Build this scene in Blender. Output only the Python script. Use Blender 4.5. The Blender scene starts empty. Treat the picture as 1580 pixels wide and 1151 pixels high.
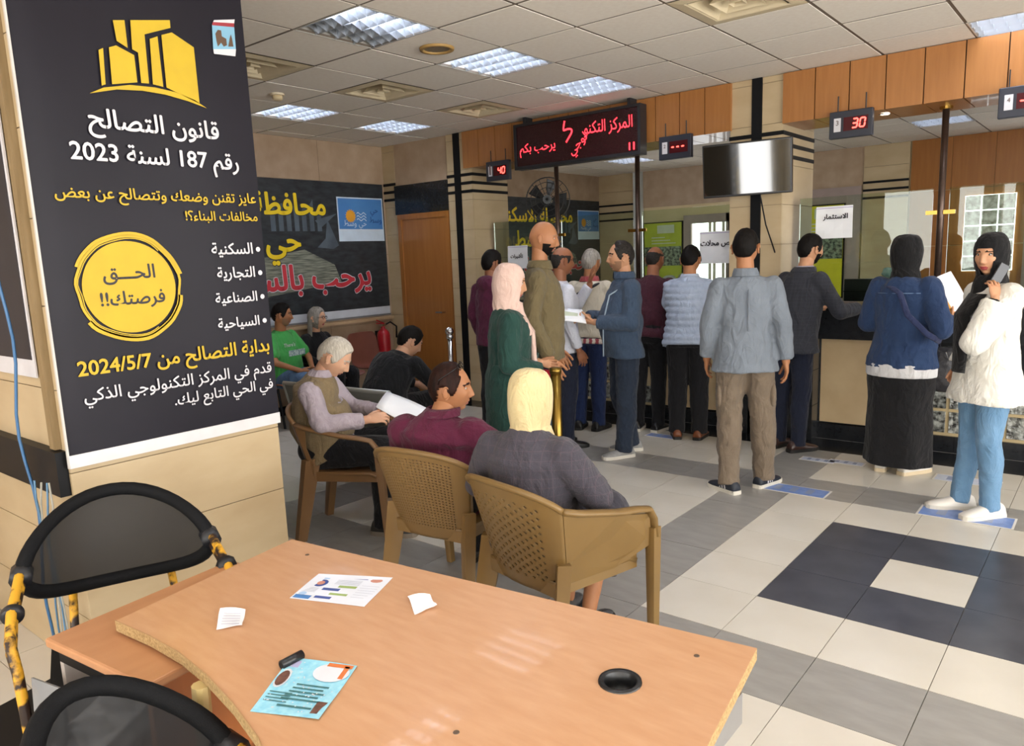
import bpy, bmesh, math, random
import numpy as np
from mathutils import Vector, Matrix, noise, geometry
random.seed(7)
S = bpy.context.scene
COL = S.collection
# ---------------------------------------------------------------- camera
CAM_H = 1.635
F_PX, YAW, PITCH, ROLL = 1160.98, 0.6870, -0.1665, -0.0394
_cy, _sy = math.cos(YAW), math.sin(YAW)
_f = Vector((-_sy*math.cos(PITCH), _cy*math.cos(PITCH), math.sin(PITCH)))
_r = Vector((_cy, _sy, 0)); _u = _r.cross(_f)
CR = _r*math.cos(ROLL)+_u*math.sin(ROLL); CU = -_r*math.sin(ROLL)+_u*math.cos(ROLL); CF = _f
cam_data = bpy.data.cameras.new('camera'); cam = bpy.data.objects.new('camera', cam_data); COL.objects.link(cam)
cam_data.sensor_width = 36; cam_data.lens = 36*F_PX/1580; cam_data.shift_y = 15.5/1580; cam_data.clip_start = .05
cam.matrix_world = Matrix(((CR.x, CU.x, -CF.x, 0), (CR.y, CU.y, -CF.y, 0), (CR.z, CU.z, -CF.z, CAM_H), (0, 0, 0, 1)))
S.camera = cam
# ---------------------------------------------------------------- view, world, daylight
S.view_settings.view_transform = 'Standard'; S.view_settings.look = 'None'; S.view_settings.gamma = 1
S.view_settings.use_curve_mapping = False
S.view_settings.exposure = 0.42
S.cycles.use_denoising = True; S.cycles.adaptive_threshold = 0.02
S.cycles.max_bounces = 8; S.cycles.diffuse_bounces = 5; S.cycles.glossy_bounces = 3; S.cycles.transparent_max_bounces = 12
S.cycles.sample_clamp_indirect = 6
W = bpy.data.worlds.new('daylight'); S.world = W; W.use_nodes = True
W.node_tree.nodes['Background'].inputs[0].default_value = (1.0, 0.985, 0.96, 1)
W.node_tree.nodes['Background'].inputs[1].default_value = 7.0
TUBE_W = 7.0            # emission of the fluorescent tubes and of their reflector strips, made to glow too
ROOM_H = 3.0

def portal(name, loc, rot, sx, sy):
    l = bpy.data.lights.new(name, 'AREA'); l.shape = 'RECTANGLE'; l.size = sx; l.size_y = sy
    l.cycles.is_portal = True
    o = bpy.data.objects.new(name, l); o.location = loc; o.rotation_euler = rot; COL.objects.link(o)
portal('window_daylight', (3.95, 1.6, 1.55), (0, math.radians(90), 0), 2.3, 7.4)
portal('window_daylight', (-1.2, -3.45, 1.5), (math.radians(90), 0, 0), 8.0, 2.2)

def cam_at(px, py, D):
    p = Vector((0, 0, CAM_H)) + CR*((px-790)/F_PX*D) - CU*((py-591)/F_PX*D) + CF*D
    return p
def on_z(px, py, z):
    d = CR*((px-790)/F_PX) - CU*((py-591)/F_PX) + CF
    t = (z-CAM_H)/d.z; return Vector((d.x*t, d.y*t, z))
FWD = Vector((CF.x, CF.y, 0)).normalized(); RGT = Vector((-FWD.y*-1, -FWD.x, 0))
RGT = Vector((FWD.y, -FWD.x, 0))
def face_dir(deg):
    a = math.radians(deg); return FWD*math.cos(a)+RGT*math.sin(a)
def to_px(P):
    q = Vector(P)-Vector((0, 0, CAM_H)); d = q.dot(CF)
    if d < .05: return None
    return (790+F_PX*q.dot(CR)/d, 591-F_PX*q.dot(CU)/d)

# ---------------------------------------------------------------- materials
def lin(c):
    if isinstance(c, str):
        c = c.lstrip('#'); c = [int(c[i:i+2], 16)/255 for i in (0, 2, 4)]
    return tuple(x/12.92 if x <= .04045 else ((x+.055)/1.055)**2.4 for x in c)+(1,)
MATS = {}
def mat(name, col, rough=.6, col2=None, scale=8, stretch=(1, 1, 1), bump=0, bscale=None, metal=0, spec=.5, detail=4, contrast=.5, emit=0, sheen=0, kind='noise', coat=0, sss=0, rot=(0, 0, 0)):
    if name in MATS: return MATS[name]
    m = bpy.data.materials.new(name); m.use_nodes = True; MATS[name] = m
    N, L = m.node_tree.nodes, m.node_tree.links; b = N['Principled BSDF']
    c = lin(col); b.inputs['Roughness'].default_value = rough; b.inputs['Metallic'].default_value = metal
    b.inputs['Specular IOR Level'].default_value = spec
    b.inputs['Coat Weight'].default_value = coat
    if sheen: b.inputs['Sheen Weight'].default_value = sheen
    if sss: b.inputs['Subsurface Weight'].default_value = sss; b.inputs['Subsurface Radius'].default_value = (.012, .004, .002)
    tc = N.new('ShaderNodeTexCoord'); mp = N.new('ShaderNodeMapping'); mp.inputs['Scale'].default_value = stretch; mp.inputs['Rotation'].default_value = rot
    L.new(tc.outputs['Object'], mp.inputs[0])
    t = None
    if kind == 'wave':
        t = N.new('ShaderNodeTexWave'); t.inputs['Scale'].default_value = scale; t.inputs['Distortion'].default_value = 3; t.inputs['Detail'].default_value = detail
        out = t.outputs['Fac']
    elif kind == 'voronoi':
        t = N.new('ShaderNodeTexVoronoi'); t.inputs['Scale'].default_value = scale; out = t.outputs['Distance']
    elif kind == 'check':
        t = N.new('ShaderNodeTexBrick'); t.inputs['Scale'].default_value = scale; t.offset = 0; t.inputs['Brick Width'].default_value = .25; t.inputs['Mortar Size'].default_value = .012; t.inputs['Mortar Smooth'].default_value = .6; out = t.outputs['Fac']
    else:
        t = N.new('ShaderNodeTexNoise'); t.inputs['Scale'].default_value = scale; t.inputs['Detail'].default_value = detail; out = t.outputs['Fac']
    L.new(mp.outputs[0], t.inputs['Vector'])
    c2 = lin(col2) if col2 else tuple(x*.86 for x in c[:3])+(1,)
    cr = N.new('ShaderNodeValToRGB'); e = cr.color_ramp.elements
    e[0].position = max(0, .5-contrast/2); e[0].color = c2; e[1].position = min(1, .5+contrast/2); e[1].color = c
    L.new(out, cr.inputs[0]); L.new(cr.outputs[0], b.inputs['Base Color'])
    if emit:
        b.inputs['Emission Color'].default_value = c; b.inputs['Emission Strength'].default_value = emit
    if bump:
        bt = N.new('ShaderNodeTexNoise'); bt.inputs['Scale'].default_value = bscale or scale*4; bt.inputs['Detail'].default_value = 3
        L.new(mp.outputs[0], bt.inputs['Vector'])
        bp = N.new('ShaderNodeBump'); bp.inputs['Strength'].default_value = bump; bp.inputs['Distance'].default_value = .01
        L.new(bt.outputs['Fac'], bp.inputs['Height']); L.new(bp.outputs[0], b.inputs['Normal'])
    return m
def glassmat(name, tint, refl=1.45, rough=0.0, tr=1.0):
    if name in MATS: return MATS[name]
    m = bpy.data.materials.new(name); m.use_nodes = True; MATS[name] = m
    N, L = m.node_tree.nodes, m.node_tree.links; N.remove(N['Principled BSDF'])
    t = N.new('ShaderNodeBsdfTransparent'); t.inputs[0].default_value = lin(tint)
    g = N.new('ShaderNodeBsdfGlossy'); g.inputs['Roughness'].default_value = rough; fr = N.new('ShaderNodeFresnel'); fr.inputs[0].default_value = refl
    nz = N.new('ShaderNodeTexNoise'); nz.inputs['Scale'].default_value = 3
    mx = N.new('ShaderNodeMixShader'); L.new(fr.outputs[0], mx.inputs[0]); L.new(t.outputs[0], mx.inputs[1]); L.new(g.outputs[0], mx.inputs[2])
    L.new(mx.outputs[0], N['Material Output'].inputs[0]); return m
def cloth(name, col, col2=None, scale=60, bump=.25, rough=.85, stretch=(1, 1, 1), contrast=.6, kind='noise', rot=(0, 0, 0)):
    new = name not in MATS; m = mat(name, col, rough, col2, scale, stretch, bump, 220, sheen=.1, spec=.25, contrast=contrast, kind=kind, rot=rot)
    if new:   # soft creases on top of the weave
        N, L = m.node_tree.nodes, m.node_tree.links; bp = [n for n in N if n.type == 'BUMP'][0]
        tc = [n for n in N if n.type == 'TEX_COORD'][0]; wv = N.new('ShaderNodeTexNoise'); wv.inputs['Scale'].default_value = 7; wv.inputs['Detail'].default_value = 3; wv.inputs['Distortion'].default_value = 1.6
        mp = N.new('ShaderNodeMapping'); mp.inputs['Scale'].default_value = (1.6, 1.6, .8); mp.inputs['Rotation'].default_value = (.5, .3, 0); L.new(tc.outputs['Object'], mp.inputs[0]); L.new(mp.outputs[0], wv.inputs['Vector'])
        b2 = N.new('ShaderNodeBump'); b2.inputs['Strength'].default_value = .75; b2.inputs['Distance'].default_value = .03
        L.new(wv.outputs['Fac'], b2.inputs['Height']); L.new(b2.outputs[0], bp.inputs['Normal'])
    return m

# ---------------------------------------------------------------- mesh builder
class G:
    def __init__(s): s.V = []; s.F = []; s.M = []
    def add(s, vs, fs, mi=0):
        o = len(s.V); s.V += [tuple(v) for v in vs]
        for f in fs: s.F.append(tuple(i+o for i in f)); s.M.append(mi)
        return s
    def box(s, x0, x1, y0, y1, z0, z1, mi=0):
        v = [(x0, y0, z0), (x1, y0, z0), (x1, y1, z0), (x0, y1, z0), (x0, y0, z1), (x1, y0, z1), (x1, y1, z1), (x0, y1, z1)]
        return s.add(v, [(3, 2, 1, 0), (4, 5, 6, 7), (0, 1, 5, 4), (1, 2, 6, 5), (2, 3, 7, 6), (3, 0, 4, 7)], mi)
    def loft(s, rings, mi=0, cap=True, closed=False):
        n = len(rings[0]); v = [p for r in rings for p in r]; f = []
        k = len(rings)
        for i in range(k if closed else k-1):
            a = i*n; b = ((i+1) % k)*n
            for j in range(n): f.append((a+j, a+(j+1) % n, b+(j+1) % n, b+j))
        if cap and not closed:
            f.append(tuple(range(n-1, -1, -1))); f.append(tuple(range((k-1)*n, k*n)))
        return s.add(v, f, mi)
    def tube(s, path, rad, n=10, mi=0, cap=True, closed=False, flat=None):
        P = [Vector(p) for p in path]; R = rad if isinstance(rad, (list, tuple)) else [rad]*len(P); rings = []; k = len(P); pa = None
        for i, p in enumerate(P):
            if closed: t = P[(i+1) % k]-P[i-1]
            else: t = P[min(i+1, k-1)]-P[max(i-1, 0)]
            t.normalize()
            if pa is None:
                a = t.cross(Vector((0, 0, 1)))
                if a.length < .1: a = t.cross(Vector((1, 0, 0)))
            else: a = pa-t*pa.dot(t)
            a.normalize(); pa = a; b = t.cross(a)
            fa, fb = flat or (1, 1)
            rings.append([p+a*(R[i]*fa*math.cos(q*2*math.pi/n))+b*(R[i]*fb*math.sin(q*2*math.pi/n)) for q in range(n)])
        return s.loft(rings, mi, cap, closed)
    def cap_seg(s, p0, p1, r0, r1, n=12, mi=0):
        p0, p1 = Vector(p0), Vector(p1); t = (p1-p0)
        if t.length < 1e-5: t = Vector((0, 0, 1e-4))
        t = t.normalized()
        path, rad = [], []
        for q in (1, .8, .45): path.append(p0-t*r0*q); rad.append(max(r0*math.sqrt(max(0, 1-q*q)), r0*.08))
        path.append(p0); rad.append(r0); path.append(p1); rad.append(r1)
        for q in (.45, .8, 1): path.append(p1+t*r1*q); rad.append(max(r1*math.sqrt(max(0, 1-q*q)), r1*.08))
        return s.tube(path, rad, n, mi)
    def ball(s, c, rx, ry=None, rz=None, n=14, m=8, mi=0, rot=None):
        ry = ry or rx; rz = rz or rx; c = Vector(c); rings = []
        for i in range(m+1):
            ph = -math.pi/2+math.pi*i/m; k = max(math.cos(ph), .02)
            ring = [Vector((rx*k*math.cos(2*math.pi*j/n), ry*k*math.sin(2*math.pi*j/n), rz*math.sin(ph))) for j in range(n)]
            rings.append([c+(rot @ p if rot else p) for p in ring])
        return s.loft(rings, mi)
    def prism(s, poly, z0, z1, mi=0, mi_side=None, holes=()):
        loops = [list(poly)]+[list(h) for h in holes]; flat = [p for l in loops for p in l]; n = len(flat)
        tris = geometry.tessellate_polygon([[Vector((p[0], p[1], 0)) for p in l] for l in loops])
        v = [(p[0], p[1], z0) for p in flat]+[(p[0], p[1], z1) for p in flat]
        tp, bt = [], []
        for t in tris:
            a, b, c = (Vector(flat[i][:2]) for i in t); cr = (b-a).x*(c-a).y-(b-a).y*(c-a).x
            t = tuple(t) if cr > 0 else tuple(reversed(t))
            tp.append(tuple(i+n for i in t)); bt.append(tuple(reversed(t)))
        s.add(v, tp+bt, mi); o = len(s.V)-2*n; k = 0
        for l in loops:
            m = len(l)
            for i in range(m):
                a, b = k+i, k+(i+1) % m; s.F.append((o+a, o+b, o+b+n, o+a+n)); s.M.append(mi if mi_side is None else mi_side)
            k += m
        return s
    def xf(s, M):
        s.V = [tuple(M @ Vector(v)) for v in s.V]; return s
    def join(s, o, M=None, mo=0):
        k = len(s.V); s.V += [tuple(M @ Vector(v)) if M else v for v in o.V]
        s.F += [tuple(i+k for i in f) for f in o.F]; s.M += [i+mo for i in o.M]; return s
    def mesh(s, name, mats=(), smooth=False):
        me = bpy.data.meshes.new(name); me.from_pydata(s.V, [], s.F)
        for m in mats: me.materials.append(m)
        if len(mats) > 1: me.polygons.foreach_set('material_index', s.M)
        if smooth: me.polygons.foreach_set('use_smooth', [True]*len(me.polygons))
        me.update(); return me
def fixn(me):
    bm = bmesh.new(); bm.from_mesh(me); bmesh.ops.recalc_face_normals(bm, faces=bm.faces); bm.to_mesh(me); bm.free(); return me
def ob(name, me, parent=None, loc=None, rotz=0, mats=None, smooth=False):
    if isinstance(me, G): me = fixn(me.mesh(name, mats if isinstance(mats, (list, tuple)) else [mats], smooth))
    o = bpy.data.objects.new(name, me); COL.objects.link(o)
    if parent: o.parent = parent
    if loc is not None: o.location = loc
    o.rotation_euler[2] = rotz
    return o
def autosmooth(o, ang=40):
    me = o.data; me.polygons.foreach_set('use_smooth', [True]*len(me.polygons))
    me.set_sharp_from_angle(angle=math.radians(ang)); return o
def bevel(o, w=.004, seg=2):
    m = o.modifiers.new('b', 'BEVEL'); m.width = w; m.segments = seg; m.limit_method = 'ANGLE'; return o
def tag(o, label, cat, group=None, kind=None):
    o['label'] = label; o['category'] = cat
    if group: o['group'] = group
    if kind: o['kind'] = kind
    return o
def struct(o, label=None):
    o['kind'] = 'structure'
    if label: o['label'] = label
    return o
def thing(name, label, cat, loc=(0, 0, 0), rotz=0, group=None):
    o = bpy.data.objects.new(name, None); COL.objects.link(o); o.location = loc; o.rotation_euler[2] = rotz
    o.empty_display_size = .1
    return tag(o, label, cat, group)
TS = bpy.data.scenes.new('scratch')
def evaluate(me, mods):
    o = bpy.data.objects.new('tmp', me); TS.collection.objects.link(o)
    for t, kw in mods:
        m = o.modifiers.new(t, t)
        for k, v in kw.items(): setattr(m, k, v)
    vl = TS.view_layers[0]; vl.update(); dg = vl.depsgraph
    r = bpy.data.meshes.new_from_object(o.evaluated_get(dg))
    bpy.data.objects.remove(o); return r
def clouds(size):
    n = 'folds%g' % size; t = bpy.data.textures.get(n)
    if not t: t = bpy.data.textures.new(n, 'CLOUDS'); t.noise_scale = size; t.noise_depth = 2
    return t
def blob(g, voxel, smooth=4, fold=None):
    me = g.mesh('blob')
    mods = [('REMESH', dict(mode='VOXEL', voxel_size=voxel, use_smooth_shade=True)), ('SMOOTH', dict(factor=.5, iterations=smooth))]
    if fold: mods.append(('DISPLACE', dict(texture=clouds(fold[0]), strength=fold[1]*.7, mid_level=.56)))
    return evaluate(me, mods)

# ---------------------------------------------------------------- lettering
_FORMS = {}
for _c, _b, _n in [('ء', 0xFE80, 1), ('آ', 0xFE81, 2), ('أ', 0xFE83, 2), ('ؤ', 0xFE85, 2), ('إ', 0xFE87, 2), ('ئ', 0xFE89, 4), ('ا', 0xFE8D, 2), ('ب', 0xFE8F, 4), ('ة', 0xFE93, 2), ('ت', 0xFE95, 4), ('ث', 0xFE99, 4), ('ج', 0xFE9D, 4), ('ح', 0xFEA1, 4), ('خ', 0xFEA5, 4), ('د', 0xFEA9, 2), ('ذ', 0xFEAB, 2), ('ر', 0xFEAD, 2), ('ز', 0xFEAF, 2), ('س', 0xFEB1, 4), ('ش', 0xFEB5, 4), ('ص', 0xFEB9, 4), ('ض', 0xFEBD, 4), ('ط', 0xFEC1, 4), ('ظ', 0xFEC5, 4), ('ع', 0xFEC9, 4), ('غ', 0xFECD, 4), ('ف', 0xFED1, 4), ('ق', 0xFED5, 4), ('ك', 0xFED9, 4), ('ل', 0xFEDD, 4), ('م', 0xFEE1, 4), ('ن', 0xFEE5, 4), ('ه', 0xFEE9, 4), ('و', 0xFEED, 2), ('ى', 0xFEEF, 2), ('ي', 0xFEF1, 4)]:
    _FORMS[_c] = (_b, _n)
_FORMS['\u0640'] = (0x0640, 0)
def arabic(s):
    s = s.replace('لا', '\uFEFB'); out = []
    def info(c):
        if c == '\uFEFB': return (0xFEFB, 2)
        return _FORMS.get(c)
    for i, c in enumerate(s):
        f = info(c)
        if not f: out.append(c); continue
        p = info(s[i-1]) if i else None; n = info(s[i+1]) if i+1 < len(s) else None
        jp = bool(p and p[1] in (0, 4)) and f[1] != 1; jn = bool(n and f[1] in (0, 4) and n[1] != 1)
        if f[1] == 0: out.append(c); continue
        k = 3 if jp and jn else 1 if jp else 2 if jn else 0
        out.append(chr(f[0]+k))
    r = ''.join(reversed(out))
    import re
    return re.sub(r'[0-9/]+', lambda m: m.group(0)[::-1], r)
def text_mesh(s, bold=0.012, res=3, tight=0):
    c = bpy.data.curves.new('t', 'FONT'); c.body = s; c.resolution_u = res; c.offset = 0; c.space_character = 1-tight
    o = bpy.data.objects.new('t', c); TS.collection.objects.link(o); vl = TS.view_layers[0]; vl.update()
    me = bpy.data.meshes.new_from_object(o.evaluated_get(vl.depsgraph)); bpy.data.objects.remove(o); bpy.data.curves.remove(c)
    return me
def text(name, s, m, parent, org, U, V, u0, u1, v, h=None, bold=.012, lift=.002, ar=True, rot=0, depth=.0):
    """lettering whose box spans u0..u1 on the plane org+U*u+V*v, middle at height v"""
    me = text_mesh(arabic(s) if ar else s, bold); n = len(me.vertices); co = np.empty(n*3); me.vertices.foreach_get('co', co); co = co.reshape(-1, 3)
    if bold > 0:   # heavier stroke: the same outlines repeated a little to each side
        ns = 8 if bold > .02 else 4; fs = [tuple(p.vertices) for p in me.polygons]; V0 = co.copy(); VV = []; FF = []
        for q in range(ns):
            a_ = 2*math.pi*q/ns; FF += [tuple(i+q*n for i in f) for f in fs]; VV.append(V0+np.array([bold*math.cos(a_), bold*math.sin(a_), q*.00012]))
        co = np.concatenate(VV); bpy.data.meshes.remove(me); me = bpy.data.meshes.new('lettering'); me.from_pydata([tuple(v) for v in co], [], FF); n = len(co)
    mn, mx = co.min(0), co.max(0); k = (u1-u0)/(mx[0]-mn[0]); kv = k if h is None else h/(mx[1]-mn[1])
    x = (co[:, 0]-(mn[0]+mx[0])/2)*k; y = (co[:, 1]-(mn[1]+mx[1])/2)*kv
    c, sn = math.cos(rot), math.sin(rot); x, y = x*c-y*sn, x*sn+y*c
    x += (u0+u1)/2; y += v
    U, V = np.array(U, float), np.array(V, float); N = np.cross(U, V)
    P = np.array(org, float)+np.outer(x, U)+np.outer(y, V)+N*lift+np.outer(co[:, 2], N)
    me.vertices.foreach_set('co', P.ravel()); me.materials.clear(); me.materials.append(m); me.update()
    o = ob(name, me, parent); return o
def flat_poly(g, org, U, V, pts, lift=.001, mi=0):
    U, V, org = Vector(U), Vector(V), Vector(org); N = U.cross(V)
    vs = [org+U*p[0]+V*p[1]+N*lift for p in pts]
    g.add(vs, [tuple(range(len(vs)))], mi)
# ================================================================ the setting
CREAM = mat('tile_cream', '#d3cfc5', .22, '#c6c0b3', 3, contrast=.7, bump=.02, bscale=30)
GREY = mat('tile_grey', '#9d9b97', .3, '#86847f', 5, (1, 3, 1), contrast=.6)
DARK = mat('tile_dark', '#3c3e47', .28, '#4d4f58', 6, contrast=.4)
BLACKG = mat('granite_black', '#1b1c1f', .18, '#26282b', 40)
GROUT = mat('grout', '#8c867c', .9)
STONE = mat('stone_cream', '#c4b18f', .45, '#b39d7a', 2.5, (1, 1, 2.5), contrast=.5, bump=.03)
STONE2 = mat('granite_tan', '#bba58d', .4, '#9c8369', 5, contrast=.7, detail=8)
JOINT = mat('stone_joint', '#8d7c63', .9)
CEILT = mat('ceiling_tile', '#ebe5da', .9, '#e4dcd0', 30, bump=.05)
TBAR = mat('ceiling_bar', '#6e6357', .6)
WOOD = mat('panel_wood', '#ad7640', .35, '#986230', 6, (6, 6, .5), contrast=.7, coat=.2)
WOODD = mat('door_wood', '#a86f36', .35, '#935c28', 5, (5, 5, .35), contrast=.7, coat=.2)
DKLINE = mat('groove_dark', '#2c1c12', .8)
BLK = mat('black_paint', '#111215', .45, spec=.2)
WHITEP = mat('white_paint', '#e6e3dc', .6)
EPS = .0
# floor ------------------------------------------------------------
T = .4001; FX, FY = -1.2588, 3.3043
floor = ob('floor', G().box(-8, 4.2, -3.6, 12.3, -.12, -.006), mats=GROUT); struct(floor, 'tiled floor in cream grey and black squares')
def tile_kind(i, j):
    if j >= 7: return 3 if j == 7 else 1
    a, b = (i+2) % 6, (j+2) % 6
    if a == 0 or b == 0: return 1
    if 1 < a < 5 and 1 < b < 5 and not (a == 3 and b == 3) and i >= 0 and -1 < j < 4: return 2
    return 0
tm = [fixn(G().box(-T/2+.0015, T/2-.0015, -T/2+.0015, T/2-.0015, -.012, 0).mesh('tile', [m])) for m in (CREAM, GREY, DARK, BLACKG)]
cand, rest = [], []
for i in range(-16, 13):
    for j in range(-17, 21):
        cx, cy = FX+(i+.5)*T, FY+(j+.5)*T
        p = to_px((cx, cy, 0)); d = (cx*cx+cy*cy)**.5
        vis = p and -60 < p[0] < 1640 and p[1] < 1230 and cy < 6.6 and not (cx < -3.0 and cy < 2.0) and not (cx < -.5 and cy < 1.3)
        (cand if vis else rest).append((d, i, j, cx, cy))
cand.sort(); rest += cand[300:]
for d, i, j, cx, cy in cand[:300]: ob('tile', tm[tile_kind(i, j)], floor, (cx, cy, random.uniform(-.0006, 0)))
g = G()
for d, i, j, cx, cy in rest: g.box(cx-T/2+.0015, cx+T/2-.0015, cy-T/2+.0015, cy+T/2-.0015, -.012, 0, tile_kind(i, j))
o = ob('far_tiles', g, floor, mats=[CREAM, GREY, DARK, BLACKG]); o['kind'] = 'stuff'
# ceiling ----------------------------------------------------------
CXO, CYO, CT = -2.7331, 4.6879, .6
ceiling = ob('ceiling', G().box(-8, 4.2, -3.6, 12.3, 3.13, 3.2), mats=TBAR); struct(ceiling, 'suspended ceiling of square white tiles')
LIGHTS = [(-2, -1), (-2, -3), (-2, 1), (-6, -1), (-6, 1), (3, 2), (-2, -6), (2, -3), (2, -6), (-6, -5), (2, -9), (-6, -8), (-2, -9), (-6, 9), (1, 9), (-3, 9), (-6, 6), (1, 5)]
VENTS = [(-4, -1), (-4, 1), (-4, -3), (1, -1)]
ctm = fixn(G().box(-.289, .289, -.289, .289, 0, .012).mesh('ceiling_tile', [CEILT]))
barm = G()
cc, cr_ = [], []
for a in range(-9, 12):
    for b in range(-14, 13):
        if (a, b) in LIGHTS or (a, b) in VENTS: continue
        x, y = CXO+(a+.5)*CT, CYO+(b+.5)*CT
        p = to_px((x, y, 3)); vis = p and -40 < p[0] < 1620 and -60 < p[1] < 400 and (y < 6.4 or y > 7.5)
        (cc if vis else cr_).append((x*x+y*y, x, y))
cc.sort(); cr_ += cc[300:]
for d, x, y in cc[:300]: ob('ceiling_tile', ctm, ceiling, (x, y, 3.0+random.uniform(0, .003)))
g = G()
for d, x, y in cr_: g.box(x-.291, x+.291, y-.291, y+.291, 3.0, 3.012)
o = ob('far_ceiling_tiles', g, ceiling, mats=CEILT); o['kind'] = 'stuff'
g = G()
for a in range(-9, 12): g.box(CXO+a*CT-.011, CXO+a*CT+.011, -3.5, 12.2, 3.0045, 3.018)
for b in range(-14, 14): g.box(-8, 4.2, CYO+b*CT-.011, CYO+b*CT+.011, 3.004, 3.018)
ob('grid_bar', g, ceiling, mats=TBAR)
# ceiling lights
TUBE = mat('tube_reflector_glow', '#f2f6ff', .5, emit=TUBE_W, col2='#f2f6ff'); TUBEOFF = mat('tube_off', '#b9b4a8', .4)
LOUV = mat('louvre_metal', '#aab0b8', .3, metal=.5); PAN = mat('light_pan', '#c9c6be', .35, metal=.3)
pan_me = G(); pan_me.box(-.3, .3, -.3, .3, .10, .11); [pan_me.box(*q) for q in ((-.3, -.292, -.3, .3, 0, .1), (.292, .3, -.3, .3, 0, .1), (-.292, .292, -.3, -.292, 0, .1), (-.292, .292, .292, .3, 0, .1))]
pan_me = fixn(pan_me.mesh('housing', [PAN]))
def strip():
    g = G(); g.add([(-.288, -.066, .062), (.288, -.066, .062), (.288, -.03, .088), (-.288, -.03, .088), (.288, .03, .088), (-.288, .03, .088), (.288, .066, .062), (-.288, .066, .062)], [(0, 1, 2, 3), (3, 2, 4, 5), (5, 4, 6, 7)])
    return g.tube([(-.28, 0, .07), (.28, 0, .07)], .013, 6)
tube_me = strip().mesh('tube', [TUBE]); tube_off = strip().mesh('tube', [TUBEOFF])  # lit mesh: the reflector trough emits light itself, like its tube
lv = G()
for k in range(5):
    y = -.292+k*.146; lv.add([(-.292, y-.018, .055), (.292, y-.018, .055), (.292, y, 0), (-.292, y, 0), (-.292, y+.018, .055), (.292, y+.018, .055)], [(0, 1, 2, 3), (3, 2, 5, 4)])
for k in range(8):
    x = -.255+k*.073
    for r in range(4):
        y0 = -.292+r*.146; lv.add([(x, y0, .0), (x, y0+.146, .0), (x, y0+.146, .05), (x, y0, .05), (x, y0+.073, .028)], [(0, 4, 3), (4, 1, 2), (3, 4, 2)])
lv_me = lv.mesh('louvre', [LOUV])
Llab = {(-2, -1): 'lit louvred ceiling panel right of the round ceiling speaker', (-2, -3): 'half lit louvred ceiling panel at the top edge of the photo', (-2, 1): 'lit louvred ceiling panel above the red text display',
        (-6, -1): 'lit louvred ceiling panel below the small smoke detector', (-6, 1): 'lit louvred ceiling panel nearest the wooden door', (3, 2): 'lit louvred ceiling panel at the top right corner',
        (-6, 9): 'lit louvred ceiling panel in the back office behind the red text display', (1, 9): 'lit louvred ceiling panel in the back office behind the brown post'}
for n, (a, b) in enumerate(LIGHTS):
    lab = Llab.get((a, b), 'louvred ceiling panel outside the view or hidden behind the fascia')
    t = thing('ceiling_light', lab, 'ceiling light', (CXO+(a+.5)*CT, CYO+(b+.5)*CT, 3.0), 0, 'louvred ceiling light panels')
    ob('housing', pan_me, t); ob('louvre', lv_me, t)
    for k in range(4):
        off = (a, b) == (-2, -3) and k < 2
        o = ob('tube', tube_off if off else tube_me, t); o.location[1] = -.219+k*.146
        if (a, b) == (-2, -3): o.location = (-.219+k*.146, 0, 0); o.rotation_euler[2] = math.pi/2
# ceiling vents
VENTC = mat('vent_cream', '#d8c9a8', .5); VENTD = mat('vent_dark', '#3a3127', .8)
vl_ = ['cream square air vent in the middle of the ceiling', 'cream square air vent nearest the wood fascia', 'cream square air vent beside the dark pillar banner', 'cream square air vent at the top edge above the digital counters']
for k, (a, b) in enumerate(VENTS):
    t = thing('ceiling_vent', vl_[k], 'air vent', (CXO+(a+.5)*CT, CYO+(b+.5)*CT, 3.0), 0, 'square ceiling air vents')
    g = G()
    for s0, s1, z0, z1 in ((.295, .225, .0, -.006), (.225, .215, -.006, .0)):
        r0 = [(-s0, -s0, z0), (s0, -s0, z0), (s0, s0, z0), (-s0, s0, z0)]; r1 = [(-s1, -s1, z1), (s1, -s1, z1), (s1, s1, z1), (-s1, s1, z1)]
        g.loft([r0, r1], cap=False)
    ob('frame', g, t, mats=VENTC)
    for s0, s1 in ((.21, .13), (.12, .05), (.04, .005)):
        g = G(); g.loft([[(-s0, -s0, -.004), (s0, -s0, -.004), (s0, s0, -.004), (-s0, s0, -.004)], [(-s1, -s1, .09), (s1, -s1, .09), (s1, s1, .09), (-s1, s1, .09)]], cap=False)
        ob('slat', g, t, mats=VENTC)
    ob('duct', G().box(-.295, .295, -.295, .295, .115, .125), t, mats=VENTD)
# round speaker, smoke detector
def cell(a, b): return (CXO+(a+.5)*CT, CYO+(b+.5)*CT, 3.0)
t = thing('ceiling_speaker', 'round yellowed ceiling speaker set in a tile', 'speaker', cell(-2, -2))
ring = lambda r, z, n=28: [(r*math.cos(2*math.pi*k/n), r*math.sin(2*math.pi*k/n), z) for k in range(n)]
ob('rim', G().loft([ring(.115, .0), ring(.112, -.014), ring(.088, -.014), ring(.085, -.004)], cap=False), t, mats=mat('speaker_rim', '#b08e55', .5), smooth=True)
ob('grille', G().loft([ring(.087, -.004), ring(.05, -.007), ring(.01, -.008)]), t, mats=mat('speaker_grille', '#8f8068', .7, '#6d6150', 120, bump=.5))
t = thing('smoke_detector', 'small white smoke detector on the ceiling', 'smoke detector', cell(-5, -2))
ob('base', G().loft([ring(.055, 0), ring(.055, -.015)]), t, mats=mat('detector', '#e2d5ba', .5)); ob('sensor', G().loft([ring(.04, -.015), ring(.042, -.04), ring(.03, -.052)]), t, mats=mat('detector2', '#d8c59d', .5), smooth=True)
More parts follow.
